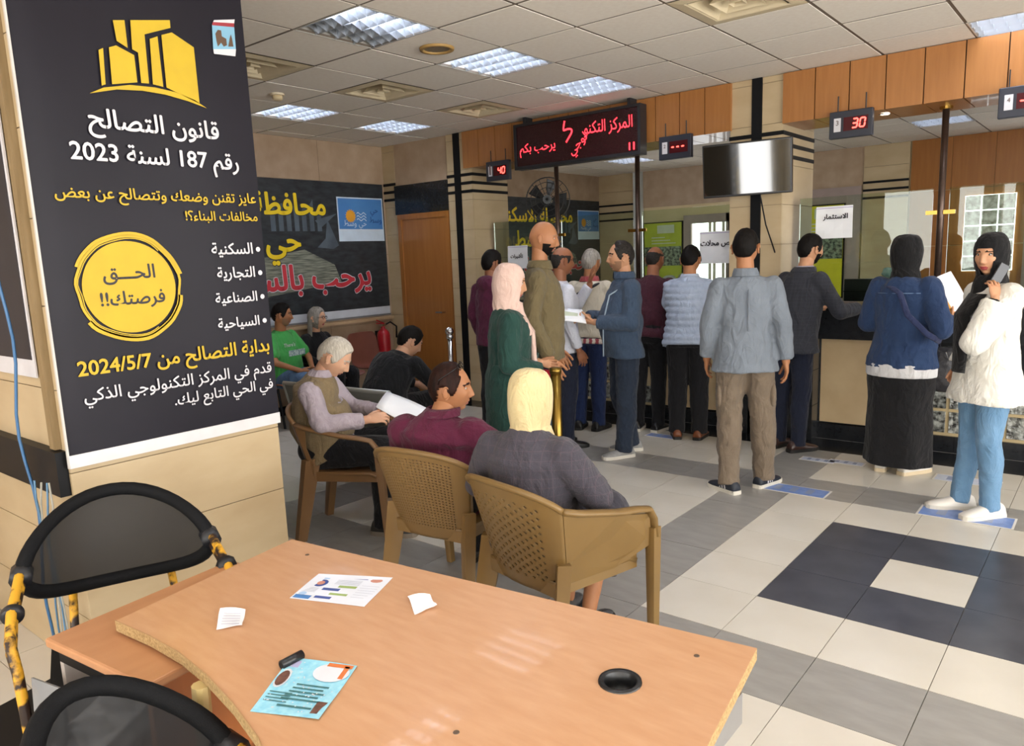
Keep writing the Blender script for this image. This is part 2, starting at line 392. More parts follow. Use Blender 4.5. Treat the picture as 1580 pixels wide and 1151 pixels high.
# walls ------------------------------------------------------------
def wall(name, x0, x1, y0, y1, z0, z1, m, label=None): return struct(ob(name, G().box(x0, x1, y0, y1, z0, z1), mats=m), label)
wf = wall('wall_far', -7.3, -7.15, 1.0, 6.5, 0, 3.03, JOINT, 'tan granite far wall behind the printed banner')
for z0, z1 in ((0, .9), (.9, 1.72), (1.72, 2.56), (2.56, 3.0)):
    for k in range(5): ob('stone_panel', G().box(-7.152, -7.142, 1.2+k*1.06, 1.2+k*1.06+1.056, z0+.002, z1-.002), wf, mats=STONE2)
trim = ob('trim_1', G().box(-7.145, -7.08, 4.3, 6.36, .93, .965), mats=mat('trim_tan', '#c2a684', .4)); struct(trim, 'narrow stone ledge under the far banner')
struct(ob('baseboard_far', G().box(-7.142, -7.125, 1.2, 6.36, 0, .1), mats=BLACKG))
wd = wall('wall_door', -7.15, -6.05, 6.40, 6.55, 0, 3.03, JOINT, 'stone wall with the wooden door')
# wall pieces around the door
def blocks(parent, x0, x1, y0, y1, z0, z1, h=.325, axis='y', m=None, out=.006, name='stone_block', skip=()):
    """stone courses on a vertical face; axis gives the face normal (+/-x or +/-y)"""
    z = z0; k = 0
    while z < z1-.02:
        ze = min(z+h, z1)
        if not any(a < (z+ze)/2 < b for a, b in skip):
            g = G().box(x0+.0015, x1-.0015, y0, y1, z+.002, ze-.002) if axis == 'y' else G().box(x0, x1, y0+.0015, y1-.0015, z+.002, ze-.002)
            ob(name, g, parent, mats=m or STONE)
        z = ze; k += 1
blocks(wd, -7.14, -6.93, 6.385, 6.402, 0, 3.0)
ob('stone_panel', G().box(-6.93, -6.07, 6.39, 6.402, 2.525, 3.0), wd, mats=STONE2)
ob('lintel', G().box(-6.93, -6.05, 6.36, 6.402, 2.18, 2.52), wd, mats=BLACKG)
def stripes(parent, x0, x1, y0, y1, zs=(2.53, 2.44, 2.35)):
    for z in zs: ob('stripe', G().box(x0, x1, y0, y1, z, z+.032), parent, mats=BLK)
stripes(wd, -7.14, -6.93, 6.378, 6.39)
d = ob('door_1', G().box(-6.84, -6.12, 6.37, 6.4, .01, 2.12), mats=WOODD); struct(d, 'closed plain wooden door under a black lintel')
for x0, x1, z0, z1 in ((-6.9, -6.84, 0, 2.18), (-6.12, -6.06, 0, 2.18), (-6.84, -6.12, 2.12, 2.18)): ob('door_frame', G().box(x0, x1, 6.355, 6.402, z0, z1), d, mats=WOODD)
CHROME = mat('chrome', '#c9cbcd', .18, metal=1)
o = ob('door_handle', G().tube([(-6.2, 6.37, 1.02), (-6.2, 6.325, 1.02), (-6.3, 6.32, 1.02)], .011, 8), d, mats=CHROME)
# left and middle pillars at the counter
def pillar(x0, x1, y0, y1, label, sx0, sx1, base=None):
    p = ob('pillar', G().box(x0+.008, x1-.008, y0+.008, y1, 0, 3.03), mats=JOINT); struct(p, label)
    lo = base or 0
    blocks(p, x0, sx0, y0, y0+.01, lo, 3.0); blocks(p, sx1, x1, y0, y0+.01, lo, 3.0)
    ob('black_strip', G().box(sx0, sx1, y0-.012, y0+.01, 0, 3.0), p, mats=BLK)
    blocks(p, x1-.01, x1, y0+.01, y1, lo, 3.0, axis='x'); blocks(p, x0, x0+.01, y0+.01, y1, lo, 3.0, axis='x')
    stripes(p, x0-.006, sx0, y0-.006, y0); stripes(p, sx1, x1+.006, y0-.006, y0); stripes(p, x1, x1+.006, y0, y1)
    if base:
        for k in range(3):
            z0 = base*k/3; ob('black_block', G().box(x0-.01, x1+.01, y0-.012, y1, z0+.002, z0+base/3-.002), p, mats=BLACKG)
    return p
pillar(-6.05, -5.68, 6.37, 6.98, 'cream stone pillar with black strip right of the wooden door', -5.935, -5.845)
pm = pillar(-2.72, -2.27, 6.37, 7.15, 'cream stone pillar behind the wall television', -2.53, -2.445, 1.0)
for k in range(3): ob('black_block', G().box(-2.28, -1.98, 6.37, 6.6, k*.3+.002, k*.3+.298), pm, mats=BLACKG)
# near pier with the dark roll banner
pier = ob('pillar', G().box(-4.6, -3.108, 1.093, 2.0, 0, 3.03), mats=JOINT); struct(pier, 'cream stone pier carrying the tall dark banner')
zz = [0, .27, .575, .878, 1.2, 1.52, 1.84, 2.16, 2.48, 2.8, 3.0]
for k in range(len(zz)-1):
    ob('stone_block', G().box(-3.115, -3.1, 1.085, 2.005, zz[k]+.002, zz[k+1]-.002), pier, mats=STONE)
    ob('stone_block', G().box(-4.6, -3.116, 1.086, 1.1, zz[k]+.002, zz[k+1]-.002), pier, mats=STONE)
ob('black_band', G().box(-4.6, -3.115, 1.045, 1.086, .79, .965), pier, mats=BLK)
ob('corner_strip', G().box(-3.2, -3.15, 1.06, 1.086, .97, 3.0), pier, mats=mat('strip_wood', '#8f7a58', .6, '#77623f', 10, (4, 4, .4)))
wall('wall_left', -4.75, -4.6, -3.6, 1.09, 0, 3.03, STONE2)
wall('wall_passage', -7.3, -4.6, .95, 1.1, 0, 3.03, STONE2)
# fascia over the counter
fas = ob('trim_2', G().box(-5.78, -2.72, 6.36, 6.86, 2.62, 3.0).box(-2.265, 3.9, 6.36, 6.86, 2.62, 3.0), mats=DKLINE); struct(fas, 'wood panelled fascia over the service counter')
xs = [-5.78+k*.2369 for k in range(14)]
bx = [(xs[k], xs[k+1]) for k in range(13)]
x = -2.27
while x < 3.8: bx.append((x, x+.2555)); x += .2555
for x0, x1 in bx:
    ob('wood_panel', G().box(x0+.004, x1-.004, 6.34, 6.875, 2.61, 2.995), fas, mats=WOOD)
SPOT = mat('spot_glow', '#fff1d8', .5, emit=9)
for n, (x, y) in enumerate(((-4.97, 6.55), (-3.33, 6.5), (-1.55, 6.55), (.2, 6.55))):
    t = thing('downlight', ['tiny lit downlight left of the red text display', 'tiny lit downlight right of the red text display', 'tiny lit downlight beside the counter showing 30', 'tiny lit downlight in the fascia at the right'][n], 'downlight', (x, y, 2.608), 0, 'small lit downlights in the fascia')
    ob('bulb', G().loft([ring(.03, -.006, 14), ring(.005, -.008, 14)]), t, mats=SPOT); ob('rim', G().loft([ring(.045, 0, 14), ring(.043, -.008, 14), ring(.03, -.006, 14)], cap=False), t, mats=CHROME)
# counter ----------------------------------------------------------
LP = mat('counter_stone', '#d6bf97', .35, '#b99e78', 4, contrast=.7, detail=7)
cn = ob('wall_counter', G().box(-5.68, 3.8, 6.57, 6.9, 0, 1.05), mats=BLACKG); struct(cn, 'stone and glass block front of the service counter')
for x0, x1 in ((-4.05, -2.75), (-1.97, -1.21), (-.42, .3), (.9, 2.2)):
    ob('stone_panel', G().box(x0, x1, 6.545, 6.572, .14, .86), cn, mats=LP)
for x0, x1 in ((-5.67, -4.05), (-2.75, -1.97), (-1.21, -.42)):
    n = max(1, round((x1-x0)/.3)); w = (x1-x0)/n
    for k in range(n):
        for z0, z1 in ((.14, .5), (.5, .86)):
            if x0 == -1.21 and z0 < .3: continue
            ob('black_block', G().box(x0+k*w+.002, x0+(k+1)*w-.002, 6.552, 6.572, z0+.002, z1-.002), cn, mats=BLACKG)
for k in range(32): ob('plinth_block', G().box(-5.67+k*.295+.001, -5.67+(k+1)*.295-.001, 6.51, 6.572, 0, .128), cn, mats=BLACKG)
GBLK = mat('glass_block', '#a8aca6', .06, '#2a2a26', 26, contrast=.25, detail=6, bump=1.0, bscale=45, spec=.9)
GFR = mat('block_frame', '#c7b389', .5)
def glass_blocks(x0, nx, z0, nz, s=.2):
    ob('block_frame', G().box(x0-.012, x0+nx*s+.012, 6.535, 6.56, z0-.012, z0+nz*s+.012), cn, mats=GFR)
    for i in range(nx):
        for k in range(nz):
            g = G(); a, b = x0+i*s+.009, x0+(i+1)*s-.009; c, d2 = z0+k*s+.009, z0+(k+1)*s-.009
            g.loft([[(a, 6.54, c), (b, 6.54, c), (b, 6.54, d2), (a, 6.54, d2)], [(a+.006, 6.525, c+.006), (b-.006, 6.525, c+.006), (b-.006, 6.525, d2-.006), (a+.006, 6.525, d2-.006)], [(a+.03, 6.53, c+.03), (b-.03, 6.53, c+.03), (b-.03, 6.53, d2-.03), (a+.03, 6.53, d2-.03)]])
            ob('glass_block', g, cn, mats=GBLK)
glass_blocks(-1.20, 4, .14, 2, .19); glass_blocks(-5.0, 5, .14, 3, .19); glass_blocks(-3.87, 2, .14, 1, .19)
ct = ob('trim_3', G().box(-5.68, 3.8, 6.44, 6.6, .86, 1.10), mats=BLACKG); struct(ct, 'black granite counter front and ledge'); bevel(ct, .006)
struct(bevel(ob('trim_4', G().box(-5.68, 3.8, 6.43, 7.05, 1.1, 1.125), mats=BLACKG), .006))
# glass screen on the counter
GL = glassmat('screen_glass', '#eef6ee'); POST = mat('post_brown', '#5a4a42', .3, '#4a3c35', 20, metal=.6); BRASS = mat('brass', '#b8934a', .25, metal=1)
POSTS = [(-4.72, 'second post from the left, under the red text display'), (-3.76, 'brown post right of the red text display'), (-1.145, 'brown post right of the counter showing 30'), (-5.55, 'brown post against the left pillar')]
for x, lb in POSTS[:3]:
    t = thing('screen_post', 'tall brown metal screen '+lb if not lb.startswith('brown') else lb.replace('brown', 'tall brown metal screen', 1), 'post', (x, 6.62, 1.125), 0, 'posts of the counter glass screen')
    ob('tube', G().tube([(0, 0, 0), (0, 0, 1.485)], .024, 16), t, mats=POST, smooth=True)
    ob('flange', G().tube([(0, 0, 1.465), (0, 0, 1.485)], .045, 16), t, mats=BRASS); ob('flange', G().tube([(0, 0, 0), (0, 0, .02)], .045, 16), t, mats=BRASS)
    for sx in (-1, 1):
        ob('clamp', G().box(.02, .1, -.022, -.006, .70, .73) if sx > 0 else G().box(-.1, -.02, -.022, -.006, .70, .73), t, mats=BRASS)
panes = [(-5.6, -4.77, 'leftmost'), (-4.67, -3.81, 'second'), (-3.71, -2.76, 'third'), (-2.2, -1.2, 'fourth'), (-1.09, .2, 'rightmost')]
for x0, x1, nm in panes:
    o = ob('glass_screen', G().box(x0, x1, 6.615, 6.623, 1.16, 2.02), mats=GL)
    tag(o, {'leftmost': 'clear glass screen pane beside the left pillar', 'second': 'clear glass screen pane under the red text display', 'third': 'clear glass screen pane between red display and television', 'fourth': 'clear glass screen pane right of the television pillar', 'rightmost': 'clear glass screen pane at the right edge'}[nm], 'glass pane', 'panes of the counter glass screen')
# back office ------------------------------------------------------
wb = wall('wall_back', -7.8, 4.2, 12.0, 12.15, 0, 3.03, mat('back_plaster', '#d8c8a2', .8, '#cbb98f', 3), 'cream back wall of the office behind the counter')
ob('stone_panel', G().box(-6.75, -2.9, 11.985, 12.0, 2.38, 3.0), wb, mats=STONE2)
wo = wall('wall_office', -7.8, -7.6, 6.98, 12.0, 0, 3.03, STONE2, 'tan stone side wall of the office')
blocks(wb, -7.6, -6.85, 11.97, 12.0, 0, 3.0, h=.45); stripes(wb, -7.6, -6.85, 11.955, 11.97, (2.45, 2.32, 2.19))
ob('steel_post', G().box(-6.85, -6.7, 11.9, 12.0, 0, 3.0), wb, mats=mat('steel_white', '#c9cfcf', .4))
blocks(wb, -3.08, -2.48, 11.95, 12.0, 0, 3.0, h=.45); stripes(wb, -3.08, -2.48, 11.935, 11.95, (2.47, 2.36, 2.25))
for k in range(5):
    for z0, z1 in ((0, .7), (.7, 1.55), (1.55, 2.3), (2.3, 3.0)): ob('wood_panel', G().box(-2.46+k*.5, -2.46+k*.5+.496, 11.96, 12.0, z0+.003, z1-.003), wb, mats=WOODD)
wall('wall_office_right', 3.9, 4.1, 6.4, 12.0, 0, 3.03, STONE2)
# bright windows in the back wall
MAUVE = mat('frame_mauve', '#a2908a', .6); SKYG = mat('window_bright', '#fbfdff', .5, emit=2.2, col2='#f4f8ff'); SLAT = mat('blind_slat', '#cfc7b4', .6)
def window(n, x0, x1, z0, z1, label, slats):
    w = ob('window_%d' % n, G().box(x0, x1, 11.955, 11.965, z0, z1), mats=SKYG); struct(w, label)
    for a, b, c, d2 in ((x0-.14, x0, z0-.14, z1+.14), (x1, x1+.14, z0-.14, z1+.14), (x0, x1, z1, z1+.14), (x0, x1, z0-.14, z0)): ob('window_frame', G().box(a, b, 11.9, 11.97, c, d2), w, mats=MAUVE)
    for k in slats: ob('blind_slat', G().box(x0+k*(x1-x0)-.018, x0+k*(x1-x0)+.03, 11.91, 11.918, z0, z1), w, mats=SLAT)
window(1, -5.75, -5.1, .9, 2.06, 'bright back office window with vertical blinds', (.5, .62, .86))
window(2, -5.0, -4.1, .9, 2.06, 'bright back office window half covered by blinds', (.05, .18, .34, .42, .6, .7, .78, .86, .94))
wn = ob('window_3', G().box(-1.78, -1.2, 11.94, 11.955, 1.2, 2.2), mats=SKYG); struct(wn, 'bright glass block window in the wood wall')
GB2 = mat('glass_block_bright', '#eef3f2', .1, '#8d8a80', 14, contrast=.35, detail=5, bump=.8, bscale=30)
for i in range(3):
    for k in range(5): ob('glass_block', G().box(-1.78+i*.193+.008, -1.78+(i+1)*.193-.008, 11.915, 11.95, 1.2+k*.2+.008, 1.2+(k+1)*.2-.008), wn, mats=GB2)
window(4, -.95, .2, 1.0, 2.25, 'bright window at the right end of the back wall', (.3,))
# daylight side behind the camera: piers, sills and lintels around tall windows
wr = wall('wall_right', 3.9, 4.1, -3.6, 6.4, 0, .4, STONE); ob('lintel', G().box(3.9, 4.1, -3.6, 6.4, 2.7, 3.03), wr, mats=STONE)
for y in (-3.6, -1.2, 1.4, 4.0): ob('window_pier', G().box(3.9, 4.1, y, y+.35, .4, 2.7), wr, mats=STONE)
wc = wall('wall_behind', -4.7, 4.1, -3.7, -3.5, 0, .5, STONE); ob('lintel', G().box(-4.7, 4.1, -3.7, -3.5, 2.6, 3.03), wc, mats=STONE)
for x in (-4.7, -2.2, .2, 2.6): ob('window_pier', G().box(x, x+.3, -3.7, -3.5, .5, 2.6), wc, mats=STONE)
CURT = mat('curtain', '#cdbb8e', .9, '#b3a070', 3)
for k, x in enumerate((-4.3, -3.0, -1.7, -.5, .8)):
    g = G(); pts = []
    for i in range(25):
        u = i/24; pts.append((x+u*.42, -3.42+.03*math.sin(u*22)))
    g.add([(a, b, .3) for a, b in pts]+[(a, b, 2.75) for a, b in pts], [(i, i+1, i+26, i+25) for i in range(24)])
    ob('curtain', g, wc, mats=CURT, smooth=True)
# ================================================================ signs and banners
WHT = mat('print_white', '#d4d3d8', .6); YEL = mat('print_yellow', '#c9a91c', .55); INK = mat('print_ink', '#23222b', .55); PAPER = mat('paper', '#eef0f3', .7, '#e2e6ec', 6)
BAN = mat('banner_vinyl', '#1f1d26', .42, '#1a1820', 2.5, bump=.12, bscale=5, spec=.2)
# -- tall dark banner on the near pier (local u = +y, v = z)
bn = thing('pillar_banner', 'tall dark vinyl banner with yellow and white Arabic lettering on the near pier', 'banner', (-3.085, 1.545, .9))
bo = bn.location
def wavy(y0, y1, z0, z1, amp=.006, n=22, m=40):
    g = G(); vs = []
    for k in range(m+1):
        for i in range(n+1):
            u, v = i/n, k/m; vs.append((amp*math.sin(u*9+v*1.5)*(.3+v*(1-v))-.01*(u < .03), y0+(y1-y0)*u, z0+(z1-z0)*v))
    g.add(vs, [(k*(n+1)+i, k*(n+1)+i+1, (k+1)*(n+1)+i+1, (k+1)*(n+1)+i) for k in range(m) for i in range(n)]); return g
ob('sheet', wavy(-.462, .462, .045, 2.09), bn, mats=BAN, smooth=True)
ob('white_hem', G().box(-.004, .004, -.464, .464, 0, .05), bn, mats=mat('hem_white', '#d9d8da', .5))
ob('side_edge', G().box(-.012, .0, -.468, -.461, .0, 2.09), bn, mats=mat('hem_edge', '#c9c5c0', .5))
U, V_ = (0, 1, 0), (0, 0, 1); org = (.0085, -bo.y, -bo.z)
def btxt(s, y0, y1, z, m, **k): return text('lettering', s, m, bn, org, U, V_, y0, y1, z, lift=.0003, **k)
btxt('قانون التصالح', 1.302, 1.835, 2.195, WHT, bold=.02)
btxt('رقم 187 لسنة 2023', 1.225, 1.915, 2.072, WHT, bold=.02)
btxt('عايز تقنن وضعك وتتصالح عن بعض', 1.153, 1.984, 1.925, YEL, bold=.018)
btxt('مخالفات البناء؟!', 1.645, 1.984, 1.852, YEL, bold=.018)
g = G(); n = 60
ring2 = lambda r0, cy=1.387, cz=1.574, wob=0: [(cy+(r0+wob*math.sin(7*a)+wob*.6*math.sin(13*a))*math.cos(a), cz+(r0*.99+wob*math.cos(5*a))*math.sin(a)) for a in [2*math.pi*k/n for k in range(n)]]
flat_poly(g, org, U, V_, ring2(.182), .0); ob('yellow_disc', g, bn, mats=YEL)
for ra, rb, w, a0, a1 in ((.196, .206, .003, 0, 60), (.190, .194, .004, 8, 50), (.2, .219, .004, 36, 58), (.205, .218, .003, 2, 26)):
    g = G(); A, B = ring2(ra, wob=w), ring2(rb, wob=w)
    ks = [k % n for k in range(a0, a1+1)]; q = len(ks); vs = [Vector(org)+Vector(U)*p[0]+Vector(V_)*p[1] for p in [A[k] for k in ks]+[B[k] for k in ks]]
    g.add(vs, [(k, k+1, q+k+1, q+k) for k in range(q-1)]); ob('brush_ring', g, bn, mats=YEL)
btxt('الحـــق', 1.285, 1.49, 1.625, INK, bold=.02); org2 = org
text('lettering', 'فرصتك!!', INK, bn, org, U, V_, 1.265, 1.52, 1.525, lift=.001, bold=.02)
bn.children[-2].location.x = .001
for s, z in (('السكنية', 1.712), ('التجارية', 1.607), ('الصناعية', 1.499), ('السياحية', 1.389)):
    w = {'السكنية': .2, 'التجارية': .185, 'الصناعية': .205, 'السياحية': .205}[s]
    btxt(s, 1.945-w, 1.945, z, WHT, bold=.02)
    g = G(); flat_poly(g, org, U, V_, [(1.972+.011*math.cos(a*.4), z+.011*math.sin(a*.4)) for a in range(16)], 0); ob('bullet', g, bn, mats=WHT)
btxt('بداية التصالح من 2024/5/7', 1.15, 1.984, 1.262, YEL, bold=.022)
btxt('قدم في المركز التكنولوجي الذكي', 1.16, 1.984, 1.158, WHT, bold=.012)
btxt('في الحي التابع ليك.', 1.51, 1.984, 1.082, WHT, bold=.012)
# tower emblem
g = G()
P = lambda pts: flat_poly(g, org, U, V_, [on_face(*p) for p in pts], 0)
def on_face(px, py):
    d = CR*((px-790)/F_PX) - CU*((py-591)/F_PX) + CF; t = -3.0765/d.x; return (d.y*t, CAM_H+d.z*t)
P([(152, 77), (159, 74), (163, 130), (157, 132)]); P([(168, 73), (179, 70), (207, 85), (212, 127), (173, 130)]); P([(174, 31), (192, 31), (197, 74), (180, 63)])
P([(201, 31), (262, 31), (263, 43), (223, 53), (230, 129), (218, 128), (213, 81), (204, 76)]); P([(231, 60), (243, 56), (252, 134), (236, 130)]); P([(249, 54), (265, 50), (299, 73), (308, 160), (257, 135)])
P([(138, 144), (160, 135), (200, 131), (240, 135), (270, 142), (300, 154), (319, 167), (290, 156), (255, 146), (220, 140), (180, 138)])
flat_poly(g, org, U, V_, [(1.42, 2.72), (1.5, 2.72), (1.5, 2.8), (1.46, 2.86), (1.42, 2.82)], 0); flat_poly(g, org, U, V_, [(1.52, 2.72), (1.66, 2.72), (1.66, 2.88), (1.52, 2.93)], 0)
ob('tower_emblem', g, bn, mats=YEL)
CRB = mat('crest_blue', '#7fb3cf', .5); CRR = mat('crest_red', '#9c2f3a', .5); CRN = mat('crest_brown', '#5d4634', .6)
g = G(); flat_poly(g, org, U, V_, [on_face(*p) for p in ((327, 38), (361, 38), (364, 76), (348, 80), (329, 76))], 0); ob('crest_field', g, bn, mats=CRB)
g = G(); flat_poly(g, org, U, V_, [on_face(*p) for p in ((329, 76), (364, 76), (363, 87), (330, 83))], .0008); ob('crest_scroll', g, bn, mats=WHT); g = G(); flat_poly(g, org, U, V_, [on_face(*p) for p in ((330, 31), (362, 30), (361, 38), (327, 38))], .0005); ob('crest_top', g, bn, mats=WHT)
g = G(); flat_poly(g, org, U, V_, [on_face(*p) for p in ((328, 34), (361, 36), (361, 42), (327, 39))], .001); ob('crest_red', g, bn, mats=CRR)
g = G()
for q in (((332, 52), (336, 46), (341, 47), (342, 56), (349, 60), (350, 70), (345, 72), (341, 66), (336, 72), (334, 64)), ((352, 72), (354, 60), (356, 53), (358, 60), (360, 72))): flat_poly(g, org, U, V_, [on_face(*p) for p in q], .0012)
ob('crest_figures', g, bn, mats=CRN)
# -- city banners (far wall and back office)
CITY = mat('city_print', '#1a1e24', .45, '#2f363b', 7, (1, 1, 3), contrast=.35, detail=9)
SKYB = mat('logo_sky', '#3f74b5', .5, '#4f8ac6', 2); LOGW = mat('logo_pale', '#cfe0ef', .5); SUNM = mat('logo_sun', '#e9a52c', .5); REDP = mat('print_red', '#c9323f', .55); YEL2 = mat('print_yellow2', '#efd01c', .5)
DISC = mat('city_disc', '#8f9384', .5, '#4a5048', 30, (1, .2, 3), contrast=.3); SAIL = mat('city_sail', '#5c6a74', .5, '#3f4a55', 4); BLUED = mat('logo_deep', '#21508f', .5)
def city_banner(xw, yl, yr, zt, zb, label):
    b = thing('city_banner', label, 'banner', (xw, (yl+yr)/2, zb)); o = (.004, 0, 0); hw = (yr-yl)/2; h = zt-zb
    ob('sheet', G().box(-.004, .004, -hw, hw, .09, h), b, mats=CITY); ob('white_hem', G().box(-.004, .004, -hw, hw, 0, .09), b, mats=mat('hem_white2', '#cdd3dc', .5))
    ob('rail', G().box(-.004, .012, -hw, hw, -.02, .0), b, mats=mat('rail_grey', '#777a7e', .4))
    kk = 0
    def t2(s, y1, w, z, m, outl, **k):
        nonlocal kk
        text('lettering_outline', s, outl, b, o, U, V_, y1-w-.012, y1+.012, z, bold=.05, lift=.0008+.0012*kk, **k); kk += 1
        text('lettering', s, m, b, o, U, V_, y1-w, y1, z, bold=.028, lift=.001+.0012*kk, **k); kk += 1
    g = G(); flat_poly(g, o, U, V_, [(hw-1.75, .72), (hw-1.2, .80), (hw-.8, .62), (hw-.72, .42), (hw-1.1, .38), (hw-1.75, .3)], .0004); ob('disc_print', g, b, mats=DISC)
    g = G(); flat_poly(g, o, U, V_, [(hw-1.02, .82), (hw-.8, .80), (hw-.72, .84), (hw-.86, 1.14), (hw-.9, .92)], .0004); flat_poly(g, o, U, V_, [(hw-1.03, 1.12), (hw-.72, 1.2), (hw-.95, 1.04)], .0005)
    for k in range(7): flat_poly(g, o, U, V_, [(hw-.7+.09*k, .9+.02*k), (hw-.66+.09*k, .9+.02*k), (hw-.66+.09*k, 1.0+.09*(k % 3)), (hw-.7+.09*k, 1.0+.09*(k % 3))] if k > 6 else [(hw-1.6+.1*k, 1.0), (hw-1.54+.1*k, 1.0), (hw-1.54+.1*k, 1.25+.05*(k % 3)), (hw-1.6+.1*k, 1.22+.05*(k % 2))], .0003)
    ob('sail_print', g, b, mats=SAIL)
    t2('محافظة الاسكندرية', hw-.87, 2.3, 1.26, YEL2, INK)
    t2('حي وسط', hw-1.24, 1.25, .84, YEL2, INK)
    t2('يرحب بالسادة', hw-.28, 2.0, .46, REDP, WHT)
    g = G(); y0, y1, z0, z1 = hw-.71, hw-.02, .885, 1.39
    flat_poly(g, o, U, V_, [(y0, z0), (y1, z0), (y1, z1), (y0, z1)], .003); ob('logo_border', g, b, mats=LOGW)
    g = G(); flat_poly(g, o, U, V_, [(y0+.015, z0+.14), (y1-.015, z0+.14), (y1-.015, z1-.015), (y0+.015, z1-.015)], .0035); ob('logo_sky', g, b, mats=SKYB)
    g = G(); c = (y0+.19, z0+.29)
    pts = []
    for k in range(32): r = .082 if k % 2 else .062; pts.append((c[0]+r*math.cos(k*math.pi/16), c[1]+r*math.sin(k*math.pi/16)))
    flat_poly(g, o, U, V_, pts, .004); ob('logo_sun', g, b, mats=SUNM)
    for q in range(3):
        g = G(); a = [(c[0]+.09+i*.012, c[1]+.03-.035*q+.012*math.sin(i*.9)) for i in range(13)]
        g.add([Vector(o)+Vector((.0045, p[0], p[1]-.006)) for p in a]+[Vector(o)+Vector((.0045, p[0], p[1]+.006)) for p in a], [(i, i+1, i+14, i+13) for i in range(12)]); ob('logo_wave', g, b, mats=LOGW)
    text('lettering', 'حي', BLUED, b, o, U, V_, y1-.2, y1-.08, z0+.33, bold=.02, lift=.0045); text('lettering', 'وسط', BLUED, b, o, U, V_, y1-.22, y1-.03, z0+.24, bold=.02, lift=.005)
    text('lettering', 'حي وسط', LOGW, b, o, U, V_, y0+.08, y0+.42, z0+.19, bold=.0, lift=.0055)
    return b
city_banner(-7.135, 2.9, 6.352, 2.555, 1.0, 'wide dark city banner with yellow and red Arabic lettering on the far wall')
city_banner(-7.59, 8.5, 11.95, 2.56, 1.0, 'dark city banner with yellow lettering seen inside the back office')
# -- red LED text display
LED = mat('led_red', '#ff2a34', .5, col2='#ff2a34', emit=4.0); LEDF = mat('led_face', '#2a1114', .25, '#351519', 200); LFR = mat('led_frame', '#25272b', .35)
ld = thing('text_display', 'long black LED display with red Arabic letters hung on the fascia', 'display', (-4.215, 6.22, 2.53))
w, h = 1.40, .385
ob('face', G().box(-w/2, w/2, -.004, .05, .0, h), ld, mats=LEDF)
for x0, x1, z0, z1 in ((-w/2-.025, w/2+.025, -.03, 0), (-w/2-.025, w/2+.025, h, h+.025), (-w/2-.025, -w/2, 0, h), (w/2, w/2+.025, 0, h)): ob('frame', G().box(x0, x1, -.02, .1, z0, z1), ld, mats=LFR)
UX = (1, 0, 0); oL = (0, -.005, 0)
def lt(s, x0, x1, z, **k): return text('led_lettering', s, LED, ld, oL, UX, V_, x0, x1, z, lift=.001, **k)
lt('المركز التكنو', .12, .64, .255, bold=.0, h=.14); lt('لوجي', -.06, .17, .125, bold=.0, rot=math.radians(38)); lt('يرحب بكم', -.66, -.22, .15, bold=.0, h=.13); lt('ك\u0640', -.17, -.02, .27, bold=0, rot=math.radians(50))
lt('11', .6, .66, .05, bold=.03, ar=False)
for x in (-.6, .6): ob('bracket', G().box(x-.015, x+.015, .0, .12, h+.02, h+.09), ld, mats=LFR)
# -- queue number displays
SEG = {'0': 'abcdef', '3': 'abgcd', '4': 'fgbc', '-': 'g'}
def seg7(parent, s, x0, z0, w, h, gap, lean=.12):
    for k, ch in enumerate(s):
        xo = x0+k*(w+gap)
        pos = {'a': (0, w, h, h), 'b': (w, w, h/2, h), 'c': (w, w, 0, h/2), 'd': (0, w, 0, 0), 'e': (0, 0, 0, h/2), 'f': (0, 0, h/2, h), 'g': (0, w, h/2, h/2)}
        g = G()
        for q in SEG[ch]:
            a, b, c, d2 = pos[q]; t = .0055
            xa, xb = xo+a+c*lean, xo+b+d2*lean
            if c == d2: g.add([(xa+t, -.0295, z0+c-t), (xb-t, -.0295, z0+c-t), (xb, -.0295, z0+c), (xb-t, -.0295, z0+c+t), (xa+t, -.0295, z0+c+t), (xa, -.0295, z0+c)], [(0, 1, 2, 3, 4, 5)])
            else: g.add([(xa-t, -.0295, z0+c+t), (xa, -.0295, z0+c), (xa+t, -.0295, z0+c+t), (xb+t, -.0295, z0+d2-t), (xb, -.0295, z0+d2), (xb-t, -.0295, z0+d2-t)], [(0, 1, 2, 3, 4, 5)])
        ob('digit', g, parent, mats=mat('digit_red', '#ff4038', .5, col2='#ff4038', emit=6))
def qdisp(x, z, s, n, label):
    t = thing('number_display', label, 'display', (x, 6.3, z), 0, 'queue number displays')
    ob('case', G().box(-.155, .155, -.025, .025, 0, .2), t, mats=mat('disp_case', '#2b2f3b', .35)); bevel(t.children[-1], .005)
    ob('window', G().box(-.05, .125, -.028, -.024, .05, .15), t, mats=mat('disp_window', '#4a1018', .15))
    ob('label_plate', G().box(-.12, -.07, -.028, -.024, .05, .15), t, mats=WHT)
    text('label_digit', n, mat('label_ink', '#6b5b58', .6), t, (0, -.028, 0), UX, V_, -.105, -.085, .115, bold=.02, lift=.001, ar=False)
    if s == '---': seg7(t, s, -.035, .07, .03, .06, .018)
    else: seg7(t, s, .012, .068, .035, .064, .018)
    ob('hanger', G().tube([(-.1, 0, .2), (-.1, 0, .315)], .005, 6).tube([(.1, 0, .2), (.1, 0, .315)], .005, 6), t, mats=LFR)
qdisp(-5.235, 2.43, '40', '1', 'black queue display reading 40 under the left end of the fascia'); qdisp(-3.19, 2.43, '---', '2', 'black queue display with three red dashes right of the long text display'); qdisp(-1.725, 2.43, '30', '3', 'black queue display reading 30 between the television and the brown post')
qdisp(-.62, 2.43, '---', '4', 'black queue display cut off at the right edge of the photo')
